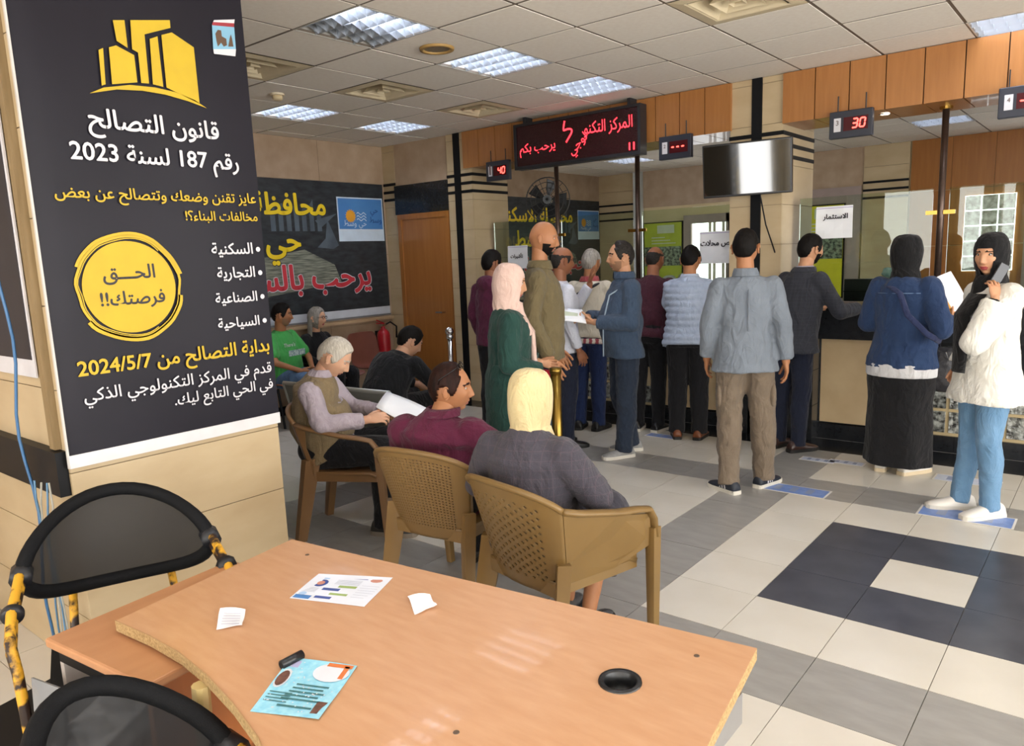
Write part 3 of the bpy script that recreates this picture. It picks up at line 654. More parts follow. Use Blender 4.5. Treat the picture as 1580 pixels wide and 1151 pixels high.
# -- television on the pillar
tv = thing('television', 'flat black wall television with a blank reflecting screen on the pillar', 'television', (-2.47, 6.12, 2.05), math.radians(8)); tv.rotation_euler[0] = math.radians(6)
bevel(ob('case', G().box(-.355, .355, 0, .05, 0, .425), tv, mats=mat('tv_case', '#121316', .3)), .006)
ob('screen', G().box(-.343, .343, -.003, .001, .018, .412), tv, mats=mat('tv_screen', '#0b0d0d', .06, '#0b0d0d', spec=1.0, coat=1.0))
ob('mount', G().box(-.06, .06, .05, .245, .1, .32), tv, mats=BLK)
o = ob('cable', G().tube([(.1, .04, .0), (.13, .1, -.25), (.2, .2, -.55), (.22, .23, -1.0)], .006, 6), tv, mats=BLK)
# -- paper notices on the glass
def notice(x0, x1, z0, z1, s, u0, u1, v, label, y=6.6):
    t = thing('paper_notice', label, 'notice', ((x0+x1)/2, y, z0), 0); w = (x1-x0)/2
    g = G(); vs = []
    for k in range(5):
        for i in range(5): vs.append((-w+2*w*i/4, -.004-.004*math.sin(i*1.3+k), (z1-z0)*k/4))
    g.add(vs, [(k*5+i, k*5+i+1, k*5+i+6, k*5+i+5) for k in range(4) for i in range(4)]); ob('sheet', g, t, mats=PAPER)
    me = evaluate(t.children[-1].data, [('SOLIDIFY', dict(thickness=.001))]); t.children[-1].data = me
    if s: text('lettering', s, INK, t, (0, -.011, 0), UX, V_, u0*w, u1*w, v*(z1-z0), bold=.035, lift=.001)
    g = G(); zt = z1-z0; ob('tape', G().box(-w, w, -.0115, -.0105, zt-.018, zt-.012), t, mats=mat('violet_line', '#b7aed2', .5))
notice(-2.06, -1.77, 1.68, 1.94, 'الاستثمار', -.6, .75, .66, 'white paper notice taped to the glass right of the television pillar')
notice(-3.10, -2.72, 1.50, 1.79, 'فحص محلات', -.95, .95, .62, 'white paper notice taped to the glass left of the television pillar')
notice(-5.4, -5.12, 1.5, 1.75, 'تأشيرات', -.7, .55, .55, 'white paper notice with rounded corner beside the left pillar', 6.605)
# -- posters in the back office
PYEL = mat('poster_yellow', '#ddd425', .5); PGRN = mat('poster_green', '#b9c433', .5, '#a0ad2a', 4); PPH = mat('poster_photo', '#8f9c86', .5, '#26302b', 22, contrast=.2, detail=6)
def poster(x0, x1, z0, z1, m, label, tag_):
    t = thing('poster', label, 'poster', ((x0+x1)/2, 11.88, z0)); w = (x1-x0)/2; h = z1-z0
    ob('board', G().box(-w, w, 0, .02, 0, h), t, mats=m); ob('photo', G().box(-w, w, -.003, 0, h*.42, h*.68), t, mats=PPH)
    ob('label', G().box(-.1, .22, -.004, 0, h*.86, h*.97), t, mats=mat('poster_label', '#cdd3bd', .6)); ob('edge', G().box(-w-.02, w+.02, .02, .04, -.02, h+.02), t, mats=BLK)
    for k in range(3): ob('print_line', G().box(-w*.6, w*.7-.1*k, -.003, 0, h*(.72+.04*k), h*(.73+.04*k)), t, mats=WHT)
poster(-6.62, -5.92, .85, 2.1, PGRN, 'yellow green poster with photo strip behind the glass', 1)
poster(-3.95, -3.32, .85, 2.2, PYEL, 'bright yellow poster with photo strip behind the right notice', 2)
t = thing('notice_board', 'mauve framed panel behind the bright yellow poster', 'board', (-3.65, 11.925, .7)); ob('panel', G().box(-.62, .55, 0, .02, 0, 1.75), t, mats=MAUVE)
# ================================================================ furniture
TAN = mat('plastic_tan', '#84683e', .38, '#775c35', 3, spec=.5); TAN2 = mat('plastic_olive', '#7c6238', .36, '#70572f', 3); TAN3 = mat('plastic_brown', '#83623f', .4, '#755637', 3)
def chair_plastic(label, loc, deg, m, style=1):
    d = face_dir(deg); t = thing('plastic_armchair', label, 'chair', (loc[0], loc[1], 0), math.atan2(-d.x, d.y), 'tan plastic armchairs')
    # seat
    g = G(); n = 10; vs = []
    for k in range(n+1):
        for i in range(n+1):
            u, v = i/n*2-1, k/n; wd = .195+.035*v; vs.append((wd*u, -.2+.43*v, .42-.018*(1-u*u)*(1-(2*v-1)**2)-.02*(v > .95)))
    g.add(vs, [(k*(n+1)+i, k*(n+1)+i+1, (k+1)*(n+1)+i+1, (k+1)*(n+1)+i) for k in range(n) for i in range(n)])
    ob('seat', evaluate(g.mesh('seat', [m], True), [('SOLIDIFY', dict(thickness=.02))]), t)
    for k, yy in ((0, .215), (1, -.19)): ob('seat_rail', G().box(-.2, .2, yy-.012, yy+.012, .355, .41), t, mats=m)
    for sx in (-1, 1): ob('seat_rail', G().loft([[(sx*.225, .23, .36), (sx*.225, .23, .42), (sx*.205, .23, .42), (sx*.205, .23, .36)], [(sx*.2, -.2, .36), (sx*.2, -.2, .42), (sx*.18, -.2, .42), (sx*.18, -.2, .36)]]), t, mats=m)
    # perforated back
    NS, NT = (34, 30) if style == 1 else (26, 26); g = G(); idx = {}
    def bp(s, q):
        a = s*1.32; wb, wt = .205, .268; ww = wb+(wt-wb)*q
        x = ww*math.sin(a)/math.sin(1.32); y = -.125-.085*math.cos(a)-.115*q*(.55+.45*math.cos(a))
        z = .36+(.435-.075*abs(s)**2.2)*q; return Vector((x, y, z))
    for k in range(NT):
        for i in range(NS):
            s0, s1 = i/NS*2-1, (i+1)/NS*2-1; q0, q1 = k/NT, (k+1)/NT
            bend = lambda s, q: q-.05*(s*s)*math.sin(q*3.14) if style == 1 else q
            c = [bp(s0, bend(s0, q0)), bp(s1, bend(s1, q0)), bp(s1, bend(s1, q1)), bp(s0, bend(s0, q1))]
            sm, qm = abs(s0+s1)/2, (q0+q1)/2
            hole = (sm < .66 and .13 < qm < .95) if style == 1 else (sm < .6 and .12 < qm < .88 and (i+k) % 2 == 0)
            if hole:
                mid = (c[0]+c[1]+c[2]+c[3])/4; f = .52
                inn = [mid+(p-mid)*f for p in c] if style == 1 else [mid+((c[j]+c[(j+1) % 4])/2-mid)*.9 for j in range(4)]
                g.add(c+inn, [(0, 1, 5, 4), (1, 2, 6, 5), (2, 3, 7, 6), (3, 0, 4, 7)] if style == 1 else [(0, 1, 4), (1, 2, 5), (2, 3, 6), (3, 0, 7), (0, 4, 7), (1, 5, 4), (2, 6, 5), (3, 7, 6)])
            else: g.add(c, [(0, 1, 2, 3)])
    me = g.mesh('backrest', [m], True)
    bm = bmesh.new(); bm.from_mesh(me); bmesh.ops.remove_doubles(bm, verts=bm.verts, dist=.0004); bm.to_mesh(me); bm.free()
    ob('backrest', evaluate(me, [('SOLIDIFY', dict(thickness=.009, offset=0))]), t)
    ob('top_rim', G().tube([bp(-1+2*i/30, 1)+Vector((0, -.004, .004)) for i in range(31)], .013, 8, flat=(1.1, 1)), t, mats=m, smooth=True)
    for sx in (-1, 1):
        path = [bp(sx, 1), bp(sx, 1)+Vector((sx*.012, .07, -.02)), Vector((sx*.29, .05, .655)), Vector((sx*.292, .16, .64)), Vector((sx*.29, .225, .625)), Vector((sx*.285, .258, .58)), Vector((sx*.28, .272, .5))]
        rings = []
        for i, p in enumerate(path):
            tn = (path[min(i+1, 6)]-path[max(i-1, 0)]).normalized(); sd = Vector((1, 0, 0)); up = tn.cross(sd).normalized()
            hw, ht = (.027, .011)
            rings.append([p+sd*(hw*math.cos(q*.5236))+up*(ht*math.sin(q*.5236)*1.2) for q in range(12)])
        ob('armrest', G().loft(rings), t, mats=m, smooth=True)
        # legs with a channel section
        def leg(a, b, wa, wb, da, db, ang):
            a, b = Vector(a), Vector(b); rr = []
            for q in range(7):
                f = q/6; p = a.lerp(b, f); ww, dd = wa+(wb-wa)*f, da+(db-da)*f; R = Matrix.Rotation(ang, 3, 'Z')
                rr.append([p+R @ Vector(v) for v in ((-ww, -dd, 0), (-ww*.55, -dd*1.15, 0), (ww*.55, -dd*1.15, 0), (ww, -dd, 0), (ww, dd, 0), (0, dd*.55, 0), (-ww, dd, 0))])
            return autosmooth(ob('leg', G().loft(rr), t, mats=m), 35)
        leg((sx*.28, .268, .54), (sx*.262, .285, 0), .024, .016, .022, .016, 0)
        leg((sx*.208, -.165, .50), (sx*.25, -.255, 0), .05, .03, .026, .02, -sx*.7)
        if style == 2:
            pts = [bp(sx, .98), Vector((sx*.288, .05, .645)), Vector((sx*.282, .24, .60)), Vector((sx*.276, .262, .47)), Vector((sx*.225, .1, .40)), Vector((sx*.2, -.17, .40)), bp(sx, .35)]
            g = G().add(pts, [tuple(range(7))]); ob('side_panel', evaluate(g.mesh('side_panel', [m]), [('SOLIDIFY', dict(thickness=.008, offset=0))]), t)
        else:
            pts = [bp(sx, 1), bp(sx, 1)+Vector((sx*.012, .08, -.03)), bp(sx, .9)+Vector((0, .05, 0)), bp(sx, .6)+Vector((0, .015, 0)), bp(sx, .3)+Vector((0, .02, 0)), bp(sx, .1), bp(sx, .5)]
            g = G().add(pts, [tuple(range(7))]); ob('side_web', evaluate(g.mesh('side_web', [m]), [('SOLIDIFY', dict(thickness=.01, offset=0))]), t)
    return t
CH1, CH2, CH3 = Vector((-3.58, 2.90, 0))-RGT*.09, cam_at(698, 740, 3.66), cam_at(858, 760, 3.06)
chair_plastic('brown plastic armchair under the old man in the vest', CH1, 96, TAN3); chair_plastic('olive tan plastic armchair with woven back under the man in maroon', CH2, 33, TAN)
chair_plastic('tan plastic armchair with solid sides under the woman in yellow headscarf', CH3, 50, TAN2, 2)
# -- main desk
DTOP = mat('desk_laminate', '#c99d78', .3, '#bb8b64', 5, (2.0, 9, 1), contrast=.7, detail=6, coat=.15); CHIP = mat('chipboard', '#cdae7c', .85, '#8f7143', 160, contrast=.5, bump=.5)
STEEL = mat('steel_grey', '#a7a7a9', .35, metal=.7)
dk = thing('office_desk', 'large light wood desk with a curved front edge in the foreground', 'desk', (-1.2, 1.1, 0))
def dl(p): return (p[0]+1.2, p[1]-1.1)
front = [(-1.96, .741), (-1.80, .755), (-1.66, .757), (-1.52, .745), (-1.37, .72), (-1.22, .685), (-1.08, .63), (-.95, .56), (-.85, .47), (-.75, .40), (-.42, .42)]
poly = [dl(p) for p in [(-2.065, 1.348)]+front+[(-.583, 1.538)]]
gc = dl((-.762, 1.246)); hole = [(gc[0]+.037*math.cos(2*math.pi*k/24), gc[1]+.037*math.sin(2*math.pi*k/24)) for k in range(24)]
o = ob('desk_top', G().prism(poly, .722, .75, 0, 1, [hole]), dk, mats=[DTOP, CHIP])
ob('edge_line', G().tube([(p[0], p[1], .7515) for p in poly[1:11]], .0012, 5), dk, mats=mat('edge_dark', '#a9855a', .6))
rr = lambda r, z: [(gc[0]+r*math.cos(2*math.pi*k/24), gc[1]+r*math.sin(2*math.pi*k/24), z) for k in range(24)]
gm = ob('grommet', G().loft([rr(.046, .75), rr(.045, .7545), rr(.037, .7545), rr(.034, .752), rr(.034, .7)], cap=False), dk, mats=mat('grommet_black', '#16171a', .3), smooth=True)
for px, py in ((474, 856), (1075, 1012), (704, 1130), (334, 871)):
    p = on_z(px, py, .75)
    if px == 334: continue
    ob('cam_hole', G().loft([[(p.x+1.2+.007*math.cos(k*.63), p.y-1.1+.007*math.sin(k*.63), .7495) for k in range(10)], [(p.x+1.2+.006*math.cos(k*.63), p.y-1.1+.006*math.sin(k*.63), .7512) for k in range(10)]]), dk, mats=mat('cam_dark', '#5b4a3c', .5))
for x, y in ((-.66, 1.42), (-.52, .55)): ob('leg', G().box(x+1.2-.035, x+1.2+.035, y-1.1-.03, y-1.1+.03, 0, .722), dk, mats=STEEL)
ob('leg_beam', G().box(.58, .64, -.52, .3, .65, .72), dk, mats=STEEL); ob('foot', G().box(.53, .68, -.6, .42, 0, .04), dk, mats=STEEL)
ob('modesty_panel', G().add([(-.8, .15, .3), (.5, .3, .3), (.5, .3, .72), (-.8, .15, .72)], [(0, 1, 2, 3)]), dk, mats=mat('modesty', '#b98654', .5))
ob('leg', G().tube([(-.34, -.36, .72), (-.36, -.37, 0)], .02, 10), dk, mats=mat('leg_cream', '#c9b27a', .4))
# -- side cabinet
CAB = mat('cabinet_wood', '#b9733d', .4, '#a8632f', 5, (6, 6, .5), contrast=.7)
cb = thing('side_cabinet', 'low wooden side cabinet with open shelf full of papers beside the desk', 'cabinet', (-1.98, .95, 0))
c0, c1, c3 = on_z(68, 985, .715), on_z(224, 1058, .715), on_z(345, 868, .715)
e1 = (c1-c0); e2 = (c3-c0); e1.z = e2.z = 0
cl = lambda p: (p.x+1.98, p.y-.95)
top = [cl(c0), cl(c1), cl(c1+e2*1.05), cl(c0+e2*1.05)]
ob('cabinet_top', G().prism(top, .69, .715), cb, mats=mat('cabinet_top', '#bd8a62', .35, '#ae7a53', 4, (6, 2, 1), contrast=.7)); bevel(cb.children[-1], .006)
i0, i1 = c0+e1*.04+e2*.04, c0+e1*.95+e2*.04; j0, j1 = c0+e1*.04+e2, c0+e1*.95+e2
def slab(name, a, b, th, z0, z1, m):
    d = (b-a); nrm = Vector((-d.y, d.x, 0)).normalized()*th; return ob(name, G().prism([cl(a), cl(b), cl(b+nrm), cl(a+nrm)], z0, z1), cb, mats=m)
slab('side_panel', i1, j1, .018, 0, .69, CAB); slab('side_panel', i0, j0, -.018, 0, .69, mat('panel_grey', '#b5aca6', .5)); slab('back_panel', j0, j1, .012, 0, .69, CAB)
slab('drawer_lip', i0, i1, .02, .645, .69, BLK); ob('shelf', G().prism([cl(i0), cl(i1), cl(j1), cl(j0)], .38, .395), cb, mats=CAB); ob('shelf', G().prism([cl(i0), cl(i1), cl(j1), cl(j0)], .03, .05), cb, mats=CAB)
for k in range(6):
    a = i0.lerp(i1, .15+.1*k)+e2*.1; tt = thing('loose_paper', ['crumpled white sheet on top of the cabinet shelf', 'white sheet leaning in the cabinet shelf', 'grey white sheet low in the cabinet shelf', 'white sheet deep in the cabinet shelf', 'folded white sheet in the cabinet shelf', 'white sheet at the right of the cabinet shelf'][k], 'paper', (a.x, a.y, .4+.018*k), random.uniform(-.5, .5), 'papers in the cabinet shelf')
    g = G(); vs = []
    for q in range(6):
        for i in range(5): vs.append((-.09+.18*i/4, -.14+.28*q/5, .01+.02*math.sin(i*1.7+q+k)+.05*q/5+.016*k))
    g.add(vs, [(q*5+i, q*5+i+1, q*5+i+6, q*5+i+5) for q in range(5) for i in range(4)]); ob('sheet', evaluate(g.mesh('sheet', [PAPER]), [('SOLIDIFY', dict(thickness=.001))]), tt)
# -- things on the desk
def sheet_on(name, label, cat, px, m, z=.7505, curl=.004, nx=8, ny=8):
    q = [on_z(*p, z) for p in px]; c = sum(q, Vector())/4; t = thing(name, label, cat, (c.x, c.y, z)); g = G(); vs = []
    for k in range(ny+1):
        for i in range(nx+1):
            u, v = i/nx, k/ny; p = q[0].lerp(q[1], u).lerp(q[3].lerp(q[2], u), v)-c
            e = max(abs(2*u-1), abs(2*v-1)); vs.append((p.x, p.y, .0005+curl*max(0, e-.6)/.4*(.5+.5*math.sin(3*u+5*v))))
    g.add(vs, [(k*(nx+1)+i, k*(nx+1)+i+1, (k+1)*(nx+1)+i+1, (k+1)*(nx+1)+i) for k in range(ny) for i in range(nx)])
    ob('sheet', evaluate(g.mesh('sheet', [m]), [('SOLIDIFY', dict(thickness=.0008))]), t)
    def mark(u0, u1, v0, v1, mm, name='print', n=0, lift=.0016):
        f = lambda u, v: q[0].lerp(q[1], u).lerp(q[3].lerp(q[2], u), v)-c
        if n: pts = [f((u0+u1)/2+(u1-u0)/2*math.cos(2*math.pi*k/n), (v0+v1)/2+(v1-v0)/2*math.sin(2*math.pi*k/n)) for k in range(n)]
        else: pts = [f(u0, v0), f(u1, v0), f(u1, v1), f(u0, v1)]
        ob(name, G().add([(p.x, p.y, lift) for p in pts], [tuple(range(len(pts)))]), t, mats=mm)
    return t, mark
t, mk = sheet_on('leaflet', 'white printed leaflet with blue and green marks on the desk', 'leaflet', ((492, 886), (606, 892), (562, 937), (447, 923)), mat('leaflet_white', '#e3e8f2', .45), curl=.001)
LB = mat('leaf_blue', '#4d83c4', .5); LN = mat('leaf_navy', '#46589a', .5); LGN = mat('leaf_green', '#9cb36a', .5); LGR = mat('leaf_grey', '#b9bfcc', .5); LRED = mat('leaf_red', '#c98a78', .5); LPL = mat('leaf_pale', '#a9c6e6', .5)
mk(0, .22, 0, .2, LPL); mk(0, .12, 0, .1, LB); mk(.08, .26, .22, .5, LN, n=16); mk(.12, .22, .28, .44, LRED, n=12, lift=.002); mk(.42, .72, .02, .14, LN); mk(.44, .68, .4, .48, LGN); mk(.27, .5, .52, .61, LN); mk(.42, .66, .68, .75, LGN); mk(.28, .5, .82, .9, LN); mk(.02, .24, .84, .97, LB); mk(.04, .14, .72, .86, LPL, n=12); mk(.76, .92, .08, .22, LRED, n=10)
for k in range(6): mk(.35, .68, .2+.03*k, .212+.03*k, LGR); mk(.72, .95, .35+.08*k, .36+.08*k, LGR); mk(.04, .22, .55+.03*k, .562+.03*k, LGR)
t, mk = sheet_on('paper_scrap', 'small torn white note with faint print on the desk', 'note', ((340, 941), (379, 943), (374, 969), (334, 972)), PAPER, curl=.008)
for k in range(5): mk(.15, .85, .2+.14*k, .23+.14*k, mat('faint_ink', '#c9c6d6', .6), lift=.003)
sheet_on('paper_scrap', 'small blank white note lying right of the leaflet', 'note', ((629, 924), (664, 921), (675, 940), (640, 949)), PAPER, curl=.012)
t, mk = sheet_on('flyer', 'glossy blue flyer with water drops at the front of the desk', 'flyer', ((450, 1016), (551, 1029), (492, 1112), (386, 1098)), mat('flyer_blue', '#7fc4de', .3, '#a9dcea', 60, contrast=.4), curl=.003)
ORG = mat('flyer_orange', '#d5773f', .5); FWH = mat('flyer_white', '#dcdfe6', .5); FBR = mat('flyer_brown', '#7b5244', .6, '#3b2722', 60); FGR = mat('flyer_ink', '#3e6f72', .5)
mk(.46, .98, .02, .38, FWH, n=20, lift=.0035); mk(.86, .93, .05, .3, ORG, lift=.004); mk(.6, .97, .02, .09, ORG, lift=.004); mk(-.0, .2, .22, .58, FWH, n=18, lift=.0035); mk(.02, .18, .26, .55, FBR, n=16, lift=.004)
for k in range(5): mk(.36-.02*k, .84-.05*(k % 2), .46+.065*k, .485+.065*k, FGR, lift=.003)
for k in range(4): mk(.06, .4, .64+.05*k, .655+.05*k, FGR, lift=.003)
mk(.3, .8, .84, .87, FGR, lift=.003); mk(.82, .98, .72, .98, FBR, lift=.003); mk(.0, .2, .02, .18, mat('flyer_violet', '#b5b3d8', .5), lift=.003)
for k in range(60): u, v = random.random()*.9+.03, random.random()*.9+.03; mk(u, u+.02, v, v+.022, FWH, 'drop', n=8, lift=.0032)
p0, p1 = on_z(434, 1026, .761), on_z(466, 1009, .761); t = thing('pen_cap', 'short black plastic tube lying beside the blue flyer', 'tube', (p0.x, p0.y, .75))
ob('body', G().tube([(0, 0, .0105), (p1.x-p0.x, p1.y-p0.y, .0105)], .0105, 14), t, mats=mat('tube_black', '#1a1b1e', .3), smooth=True)
d_ = (p0-p1).normalized(); ob('bore', G().tube([tuple(d_*.0006+Vector((0, 0, .0105))), tuple(d_*.0012+Vector((0, 0, .0105)))], .0075, 12), t, mats=mat('bore_dark', '#050506', .8))
# -- worn black mesh chairs
MESHB = mat('mesh_black', '#0f1013', .75, '#0a0b0d', 150, bump=.3, spec=.2); WORN = mat('worn_yellow', '#d8a12a', .45, '#2a1a12', 16, contrast=.08, detail=6); TAPE = mat('tape_black', '#15161a', .45, '#222328', 30)
def mesh_alpha():
    m = bpy.data.materials.new('mesh_open'); m.use_nodes = True; N, L = m.node_tree.nodes, m.node_tree.links; b = N['Principled BSDF']; b.inputs['Base Color'].default_value = lin('#101114'); b.inputs['Roughness'].default_value = .7
    tr = N.new('ShaderNodeBsdfTransparent'); mx = N.new('ShaderNodeMixShader'); mx.inputs[0].default_value = .95; L.new(tr.outputs[0], mx.inputs[1]); L.new(b.outputs[0], mx.inputs[2]); L.new(mx.outputs[0], N['Material Output'].inputs[0]); return m
MESHO = mesh_alpha()
def chair_mesh(label, loc, deg, wid=.29, zo=0):
    d = face_dir(deg); t = thing('mesh_armchair', label, 'chair', (loc[0], loc[1], 0), math.atan2(-d.x, d.y), 'worn black mesh armchairs')
    def bpt(a, k=1):
        u, v = math.cos(a)*k, math.sin(a)*k
        v2 = v
        return Vector((wid*u, -.23-.06*(1-u*u)+.14*abs(u)**2.2-.04*v2, .765+zo+.142*v2-.02*u*u))
    n = 48; rim = [bpt(2*math.pi*i/n) for i in range(n)]
    ob('back_frame', G().tube(rim, .022, 8, closed=True), t, mats=MESHB, smooth=True)
    g = G(); vs = [bpt(0, 0)]
    for k in range(1, 7):
        for i in range(n): vs.append(bpt(2*math.pi*i/n, k/6))
    fs = [(0, 1+i, 1+(i+1) % n) for i in range(n)]
    for k in range(5): fs += [(1+k*n+i, 1+(k+1)*n+i, 1+(k+1)*n+(i+1) % n, 1+k*n+(i+1) % n) for i in range(n)]
    ob('back_mesh', g.add(vs, fs), t, mats=MESHO, smooth=True)
    for sx in (-1, 1):
        a = bpt(0 if sx > 0 else math.pi)
        for off in (-.014, .014):
            ob('arm_tube', G().tube([a+Vector((0, -.06, .02+off)), a+Vector((sx*.005, .04, off)), a+Vector((sx*.02, .2, -.04+off)), a+Vector((sx*.02, .33, -.07+off)), a+Vector((sx*.01, .36, -.13)), Vector((a.x, a.y+.34, .03))], .0135, 8), t, mats=WORN, smooth=True)
        ob('tape_wrap', G().tube([a+Vector((0, -.03, .012)), a+Vector((sx*.002, .03, .003))], .031, 10), t, mats=TAPE, smooth=True)
        ob('tape_wrap', G().tube([a+Vector((sx*.018, .17, -.032)), a+Vector((sx*.02, .2, -.04))], .031, 10), t, mats=TAPE, smooth=True)
        ob('back_upright', G().tube([Vector((sx*wid*.55, -.25, .64+zo)), Vector((sx*wid*.6, -.2, .45)), Vector((sx*wid*.85, -.3, .0))], .0135, 8), t, mats=WORN, smooth=True)
    g = G(); ob('seat', G().box(-wid*.85, wid*.85, -.22, .24, .43, .46), t, mats=MESHB); bevel(t.children[-1], .015)
    return t
chair_mesh('worn black mesh armchair with peeling yellow arms behind the cabinet', cam_at(186, 862, 2.5)+face_dir(150)*.22, 150, .265)
chair_mesh('worn black mesh armchair cut off at the lower left corner', cam_at(165, 1130, 1.50)+face_dir(125)*.2, 125, .19, -.13)
# -- grey steel bench
bs = thing('steel_bench', 'grey perforated steel waiting bench behind the old man', 'bench', (*cam_at(612, 660, 5.3).xy, 0), 0, None); d = face_dir(35); bs.rotation_euler[2] = math.atan2(-d.x, d.y)
SB = mat('bench_grey', '#8d9089', .4, '#7d807a', 300, bump=.4, metal=.4)
for k in (-1, 0):
    x0 = k*.54-.22; g = G(); g.loft([[(x0, -.24, .42), (x0+.5, -.24, .42), (x0+.5, -.22, .42), (x0, -.22, .42)], [(x0+.01, -.34, .80), (x0+.49, -.34, .80), (x0+.49, -.325, .80), (x0+.01, -.325, .80)]]); ob('backrest', g, bs, mats=SB)
    ob('seat', G().box(x0, x0+.5, -.23, .22, .405, .425), bs, mats=SB); ob('top_rail', G().tube([(x0, -.335, .805), (x0+.5, -.335, .805)], .014, 8), bs, mats=mat('bench_rail', '#b9bcb6', .3, metal=.6))
    for x in (x0, x0+.5): ob('side_rail', G().tube([(x, -.335, .805), (x, -.235, .42), (x, .22, .41)], .013, 8), bs, mats=mat('bench_rail', '#b9bcb6', .3))
ob('beam', G().box(-.8, .32, -.04, .02, .33, .39), bs, mats=CHROME)
for x in (-.66, .2): ob('leg', G().tube([(x, -.3, .02), (x, -.1, .12), (x, 0, .35), (x, .1, .12), (x, .26, .02)], .02, 8), bs, mats=CHROME, smooth=True)
# -- shell seats along the far wall
SHELL = mat('shell_maroon', '#7c4a3e', .4, '#6d3e33', 5); SHELO = mat('shell_orange', '#a8613f', .4, '#985636', 5)
def shell(y, m, label):
    t = thing('shell_seat', label, 'chair', (-6.72, y, 0), -math.pi/2, 'moulded seats along the far wall')
    g = G(); vs = []; n, q = 10, 14
    prof = [(.24, .40), (.2, .43), (.1, .42), (0, .41), (-.1, .41), (-.17, .43), (-.205, .48), (-.22, .55), (-.235, .62), (-.25, .69), (-.262, .75), (-.27, .79), (-.272, .815), (-.27, .83)]
    for k, (y_, z_) in enumerate(prof):
        for i in range(n+1):
            u = i/n*2-1; w = .225-(.06*((k-9)/4)**2 if k > 9 else 0); vs.append((w*u, y_+.03*u*u, z_+.03*abs(u)**3*(k < 6)))
    g.add(vs, [(k*(n+1)+i, k*(n+1)+i+1, (k+1)*(n+1)+i+1, (k+1)*(n+1)+i) for k in range(q-1) for i in range(n)])
    ob('shell', evaluate(g.mesh('shell', [m], True), [('SOLIDIFY', dict(thickness=.012)), ('SUBSURF', dict(levels=1))]), t)
    for sx in (-1, 1): ob('leg', G().tube([(sx*.18, -.1, .4), (sx*.2, -.18, 0)], .014, 8).tube([(sx*.18, .1, .4), (sx*.2, .2, 0)], .014, 8), t, mats=BLK)
shell(5.72, SHELL, 'empty maroon moulded seat beside the fire extinguisher'); shell(5.12, SHELL, 'maroon moulded seat under the grey haired woman'); shell(4.5, SHELO, 'orange brown moulded seat under the man in the green shirt')
# -- fire extinguisher
REDX = mat('extinguisher_red', '#b81e2b', .3, '#a31824', 4)
fx = thing('fire_extinguisher', 'red fire extinguisher hanging in the corner by the door', 'fire extinguisher', (-7.02, 6.12, .5))
rg = lambda r, z: [(r*math.cos(2*math.pi*k/20), r*math.sin(2*math.pi*k/20), z) for k in range(20)]
ob('cylinder', G().loft([rg(.06, 0), rg(.078, .015), rg(.08, .03), rg(.08, .25), rg(.07, .29), rg(.04, .32), rg(.025, .33), rg(.025, .36)]), fx, mats=REDX, smooth=True)
ob('valve', G().box(-.02, .02, -.03, .03, .355, .385), fx, mats=CHROME); ob('handle', G().tube([(0, -.1, .40), (0, .02, .39)], .008, 6).tube([(0, -.1, .44), (0, .02, .39)], .008, 6), fx, mats=REDX)
ob('hose', G().tube([(0, .03, .37), (.0, .12, .40), (.02, .2, .34), (.02, .19, .2)], .011, 8), fx, mats=BLK, smooth=True); ob('bracket', G().box(-.13, -.07, -.03, .03, .1, .3), fx, mats=BLK)
# -- barrier posts
GOLD = mat('gold_metal', '#94793a', .28, '#7d632c', 3, (1, 1, .2), metal=1)
def stanchion(P, m, label, ball):
    t = thing('barrier_post', label, 'barrier post', (P.x, P.y, 0))
    ob('base', G().loft([rg(.16, 0), rg(.16, .012), rg(.14, .025), rg(.04, .04)]), t, mats=m, smooth=True)
    if ball:
        ob('pole', G().tube([(0, 0, .03), (0, 0, .93)], .022, 16), t, mats=m, smooth=True); ob('collar', G().tube([(0, 0, .92), (0, 0, .95)], .032, 16), t, mats=m, smooth=True); ob('ball_cap', G().ball((0, 0, .985), .04), t, mats=m, smooth=True)
    else:
        ob('pole', G().tube([(0, 0, .03), (0, 0, .95)], .032, 16), t, mats=m, smooth=True)
        ob('cap', G().tube([(0, 0, .93), (0, 0, .965)], .036, 16), t, mats=m, smooth=True)
    return t
sp = stanchion(cam_at(858, 600, 4.55), GOLD, 'gold barrier post with red belt behind the yellow headscarf', False)
s2 = stanchion(cam_at(806, 600, 4.95), GOLD, 'gold barrier post mostly hidden behind the green dress', False)
a, b = sp.location, s2.location
g = G(); v = Vector(b)-Vector(a); g.add([(0, 0, .88), (v.x, v.y, .88), (v.x, v.y, .94), (0, 0, .94)], [(0, 1, 2, 3)]); ob('belt', evaluate(g.mesh('belt', [mat('belt_red', '#d32840', .6)]), [('SOLIDIFY', dict(thickness=.003))]), sp)
stanchion(cam_at(696, 560, 6.9), CHROME, 'chrome barrier post with a ball top by the wooden door', True)
